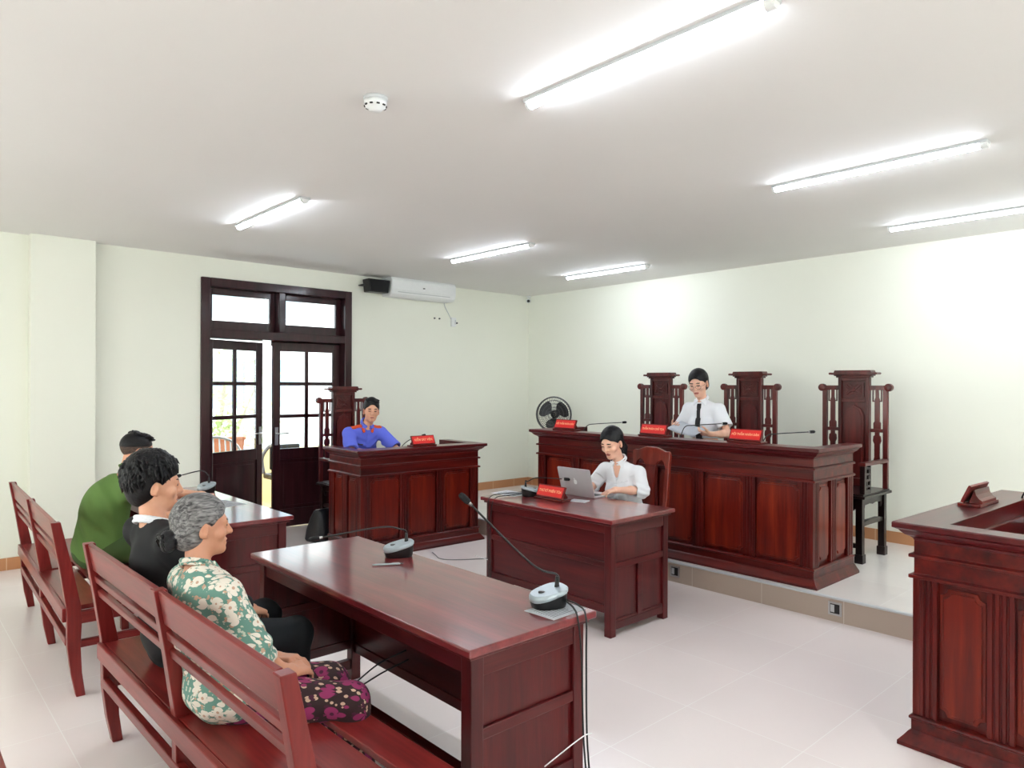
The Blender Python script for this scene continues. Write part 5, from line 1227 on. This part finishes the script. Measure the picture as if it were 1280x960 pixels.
def pr_hair(t, head, A, hs, base, w):
    def ex(F, w, A, hs):
        rn = random.Random(8)
        for i in range(60):
            x = rn.uniform(-.06, .06); y = rn.uniform(-.02, .075); p = w(x, y, .125-1.1*max(0, y-.01)**1.35-2.2*x*x); F.cap(p, p+(A[0]*-.018+A[1]*.012-A[2]*.004)*hs, .009, .004, .006)
    hair_cap(t, head, A, hs, base, w, BLK, th=.011, nape=-.055, extra=ex, top=.014, hairline=-.004)
def pr_extra(t, S, TA, CA, base, B, A, w):
    for q, s_ in ((1, 'R'), (-1, 'L')):
        a, b = J['neck'], J['sh'+s_]; c = a*.40+b*.60+CA[2]*.055; ax_ = unit((b-a)*V(1, 1, .6)); ay = CA[1]; az = np.cross(ax_, ay)
        S.patch(.008, [(c, (.062, .027, .06), np.stack([ax_, ay, az]))]).mesh('epaulette', C_EPA, t, base)
        c = J['neck']+CA[1]*.085+CA[0]*q*.052-CA[2]*.012; S.patch(.013, [(c, (.014, .04, .024), np.stack([unit(CA[0]+CA[2]*q*-.4), CA[1], unit(CA[2]+CA[0]*q*.4)]))]).mesh('collar_tab', C_EPA, t, base)
    c = J['chest']+CA[1]*.11+CA[2]*.055+CA[0]*.075; S.patch(.006, [(c, (.034, .05, .007), CA)]).mesh('name_badge', plain('dark_badge', (60, 52, 60), .4), t, base)
    c = J['chest']+CA[1]*.11+CA[2]*.0; S.patch(.0045, [(c, (.013, .06, .16), CA)]).mesh('button_placket', C_BLUE, t, base)
person('person', 'man in blue uniform shirt with orange shoulder boards sitting behind his desk', J, dict(skin=SK_M, lip=LIP_M, brow=BROW, hair=pr_hair, shirt=C_BLUE, sleeve=.88, off=.018, flare=.014, wr_amp=.004, collar=True, folds=[(J['chest']+V(-.12, -.1, -.02), V(.6, 0, 1), .007, .07, .16), (J['chest']+V(.13, -.1, -.02), V(-.6, 0, 1), .007, .07, .16)], trousers=C_NAVY, shoes=SHOE, extra=pr_extra, col_up=.03))

# --- woman at the laptop
J = dict(base=V(4.52, 3.57, 0), pelvis=V(4.535, 3.585, .575), chest=V(4.495, 3.60, .825), neck=V(4.468, 3.612, .995), shR=V(4.462, 3.765, .93), shL=V(4.495, 3.455, .93), head=V(4.405, 3.645, 1.162),
         hf=V(-1, -.12, -.38), hu=V(-.4, 0, 1), hs=1.0, w=.86, a=.82, elR=V(4.39, 3.845, .79), elL=V(4.46, 3.395, .80), wrR=V(4.255, 3.745, .812), wrL=V(4.275, 3.50, .812),
         hipR=V(4.52, 3.675, .56), hipL=V(4.52, 3.495, .56), knR=V(4.12, 3.68, .53), knL=V(4.12, 3.50, .53), anR=V(4.16, 3.68, .09), anL=V(4.16, 3.50, .09), toeR=V(4.03, 3.68, .035), toeL=V(4.03, 3.50, .035),
         R=dict(d=V(-1, -.25, -.16), n=V(0, 0, -1), t=V(.1, -1, 0), curl=(.25, .35, .3), s=.86), L=dict(d=V(-1, .32, -.16), n=V(0, 0, -1), t=V(.1, 1, 0), curl=(.25, .35, .3), s=.86))
def tail(F, w, A, hs):
    F.ell(w(0, -.105, -.02), [.03, .03, .03], A, .02)
    p = [w(0, -.11, -.02), w(0, -.135, -.10), w(.01, -.125, -.19), w(.012, -.10, -.23)]
    for a, b, ra, rb in zip(p, p[1:], (.028, .032, .024), (.032, .024, .008)): F.cap(a, b, ra, rb, .015)
def se_hair(t, head, A, hs, base, w):
    hair_cap(t, head, A, hs, base, w, BLK, th=.013, nape=-.085, extra=tail, hairline=-.012, amp=.0012, face_y=.118)
def se_extra(t, S, TA, CA, base, B, A, w):
    c = J['chest']+CA[1]*.11-CA[2]*.07; S.patch(.004, [(c, (.014, .08, .10), CA)]).mesh('button_placket', C_WHITE, t, base)
    for k in (-1, 1): S.patch(.005, [(J['chest']+CA[1]*.1+CA[2]*.05+CA[0]*k*.072, (.036, .06, .003), np.stack([unit(CA[0]+CA[2]*.1*k), CA[1], unit(CA[2]-CA[0]*.1*k)]))]).mesh('pocket_edge', C_WHITE, t, base)
    m = MB()
    for k in range(4):
        p = J['chest']+CA[1]*.142+CA[2]*(.075-.06*k); m.lathe([(0, 0), (.006, 0), (.006, .003), (0, .003)], 10, p-base, R=Matrix([list(CA[0]), list(CA[2]), list(CA[1])]).transposed())
person('person', 'woman with black ponytail in a white shirt typing on the laptop', J, dict(skin=SK_F, lip=LIP, brow=BROW, hair=se_hair, shirt=C_WHITE, sleeve=1.25, off=.017, fem=1, bust=.012, flare=.006, wr_amp=.004, collar=True, vneck=(.02, .135, .036), folds=[(J['elL'], V(.4, -.2, 1), .006, .045, .1), (J['elR'], V(.4, -.2, 1), .006, .045, .1), (J['chest']+V(-.1, 0, -.1), V(.2, .4, 1), .006, .06, .15)], trousers=C_NAVY, shoes=SHOE, extra=se_extra, col_up=.022))

# --- standing woman reading
J = dict(base=V(5.93, 3.78, PH), pelvis=V(5.955, 3.775, 1.055), chest=V(5.935, 3.775, 1.285), neck=V(5.905, 3.775, 1.47), shR=V(5.91, 3.925, 1.40), shL=V(5.93, 3.615, 1.40), head=V(5.855, 3.785, 1.645),
         hf=V(-1, -.22, -.34), hu=V(-.36, 0, 1), hs=1.06, w=.84, a=.84, elR=V(5.91, 4.03, 1.175), elL=V(5.90, 3.50, 1.175), wrR=V(5.735, 3.975, 1.205), wrL=V(5.735, 3.575, 1.175),
         hipR=V(5.965, 3.865, 1.0), hipL=V(5.965, 3.685, 1.0), knR=V(5.95, 3.865, .60), knL=V(5.95, 3.685, .60), anR=V(5.98, 3.865, PH+.085), anL=V(5.98, 3.685, PH+.085), toeR=V(5.85, 3.87, PH+.035), toeL=V(5.85, 3.68, PH+.035),
         R=dict(d=V(-.75, -.55, .25), n=V(.3, -.6, .6), t=V(-.3, -.2, .9), curl=(.45, .6, .4), s=.86), L=dict(d=V(-.6, .75, .1), n=V(.4, .3, .75), t=V(-.4, .2, .8), curl=(.4, .6, .4), s=.86))
def ju_tail(F, w, A, hs):
    F.ell(w(0, -.108, -.015), [.036, .03, .034], A, .012)
def ju_hair(t, head, A, hs, base, w): hair_cap(t, head, A, hs, base, w, BLK, th=.012, nape=-.075, extra=ju_tail, amp=.001, hairline=-.010, face_y=.12)
def ju_extra(t, S, TA, CA, base, B, A, w):
    c = J['neck']
    S.patch(.010, [(J['neck']+CA[1]*.075-CA[2]*.03, (.020, .07, .022), CA), (J['neck']+CA[1]*.09-CA[2]*.10, (.016, .09, .06), CA), (J['neck']+CA[1]*.12-CA[2]*.20, (.023, .10, .06), CA), (J['neck']+CA[1]*.13-CA[2]*.30, (.031, .11, .06), CA)]).mesh('necktie', C_TIE, t, base)
    g = MB()
    for q in (-1, 1):
        ctr = w(q*.033, .104, -.006); g.tube([ctr+A[0]*.025*math.cos(a)+A[2]*.020*math.sin(a)-base for a in [2*PI*k/20 for k in range(21)]], .0015, 6, cap=False)
        g.tube([w(q*.058, .100, .0)-base, w(q*.078, .07, .004)-base, w(q*.083, -.01, .006)-base], .0014, 6)
    g.tube([w(-.009, .106, -.002)-base, w(.009, .106, -.002)-base], .0014, 6); g.build('glasses', M['chrome_dark'], t.parent)
person('person', 'standing woman with glasses, white short-sleeved shirt and black tie, reading papers', J, dict(skin=SK_F, lip=LIP, brow=BROW, hair=ju_hair, shirt=C_WHITE, sleeve=.72, off=.016, fem=1, bust=.012, flare=.018, wr_amp=.0035, collar=True, hemcut=(V(5.95, 3.775, 1.125), V(0, 0, -1)), folds=[(J['chest']+V(-.08, -.1, -.1), V(.2, .5, 1), .005, .06, .15)], trousers=C_BLACK, toff=.02, shoes=SHOE, extra=ju_extra, col_up=.022))
# papers in her hands: two sheets, slightly bowed
pt = thing('papers', 'white sheets held in the hands of the standing woman', 'paper', (5.66, 3.79, 1.225))
ux = V(.0, -.98, -.20); uy = V(-.70, -.12, -.24); uy = unit(uy-ux*(uy@unit(ux))); ux = unit(ux); un = np.cross(ux, uy)
for k in range(2):
    m = MB(); nu, nv = 8, 6; vs = []
    for i in range(nu+1):
        for j in range(nv+1):
            a = (i/nu-.5)*.297; b = (j/nv-.5)*.21; p = ux*(a+k*.01)+uy*(b-k*.008)+un*(.02*math.cos(a*9)-.004*k); vs.append(p)
    n1 = len(vs); vs += [p-un*.0008 for p in vs]; fs = []
    for i in range(nu):
        for j in range(nv):
            q = (i*(nv+1)+j, (i+1)*(nv+1)+j, (i+1)*(nv+1)+j+1, i*(nv+1)+j+1); fs += [q, tuple(v+n1 for v in reversed(q))]
    for i in range(nu):
        for j in (0, nv): a, b = i*(nv+1)+j, (i+1)*(nv+1)+j; fs.append((a, b, b+n1, a+n1))
    for j in range(nv):
        for i in (0, nu): a, b = i*(nv+1)+j, i*(nv+1)+j+1; fs.append((a, b, b+n1, a+n1))
    m.add(vs, fs, 0, True); m.build('sheet', M['paper'], pt)

# ------------------------------------------------------------------ light, camera, world
w = bpy.data.worlds.new('daylight'); SC.world = w; w.use_nodes = True
nt = w.node_tree; bg = nt.nodes['Background']; bg.inputs[0].default_value = (.86, .94, 1.0, 1); bg.inputs[1].default_value = 2.6
cam = bpy.data.cameras.new('camera'); co = bpy.data.objects.new('camera', cam); COL.objects.link(co); SC.camera = co
cam.sensor_fit = 'HORIZONTAL'; cam.sensor_width = 36; cam.lens = 882/1280*36; cam.clip_start = .05; cam.clip_end = 200
yaw, pit, rol = math.radians(42.3), math.radians(.1), math.radians(.22)
f0 = Vector((math.sin(yaw)*math.cos(pit), math.cos(yaw)*math.cos(pit), math.sin(pit))); r0 = Vector((math.cos(yaw), -math.sin(yaw), 0)); u0 = r0.cross(f0)
R_ = r0*math.cos(rol)+u0*math.sin(rol); U_ = -r0*math.sin(rol)+u0*math.cos(rol)
mw = Matrix((R_, U_, -f0)).transposed().to_4x4(); mw.translation = Vector((0, 0, H_CAM)); co.matrix_world = mw
SC.view_settings.view_transform = 'Standard'; SC.view_settings.look = 'None'; SC.view_settings.gamma = 1; SC.view_settings.use_curve_mapping = False
SC.view_settings.exposure = 0.9
SC.render.engine = 'CYCLES'
SC.cycles.max_bounces = 8; SC.cycles.diffuse_bounces = 5; SC.cycles.glossy_bounces = 4; SC.cycles.transparent_max_bounces = 12
SC.cycles.use_denoising = True
SC.cycles.sample_clamp_indirect = 6
SC.cycles.caustics_reflective = False; SC.cycles.caustics_refractive = False
print('script seconds', round(time.time()-T0, 1))
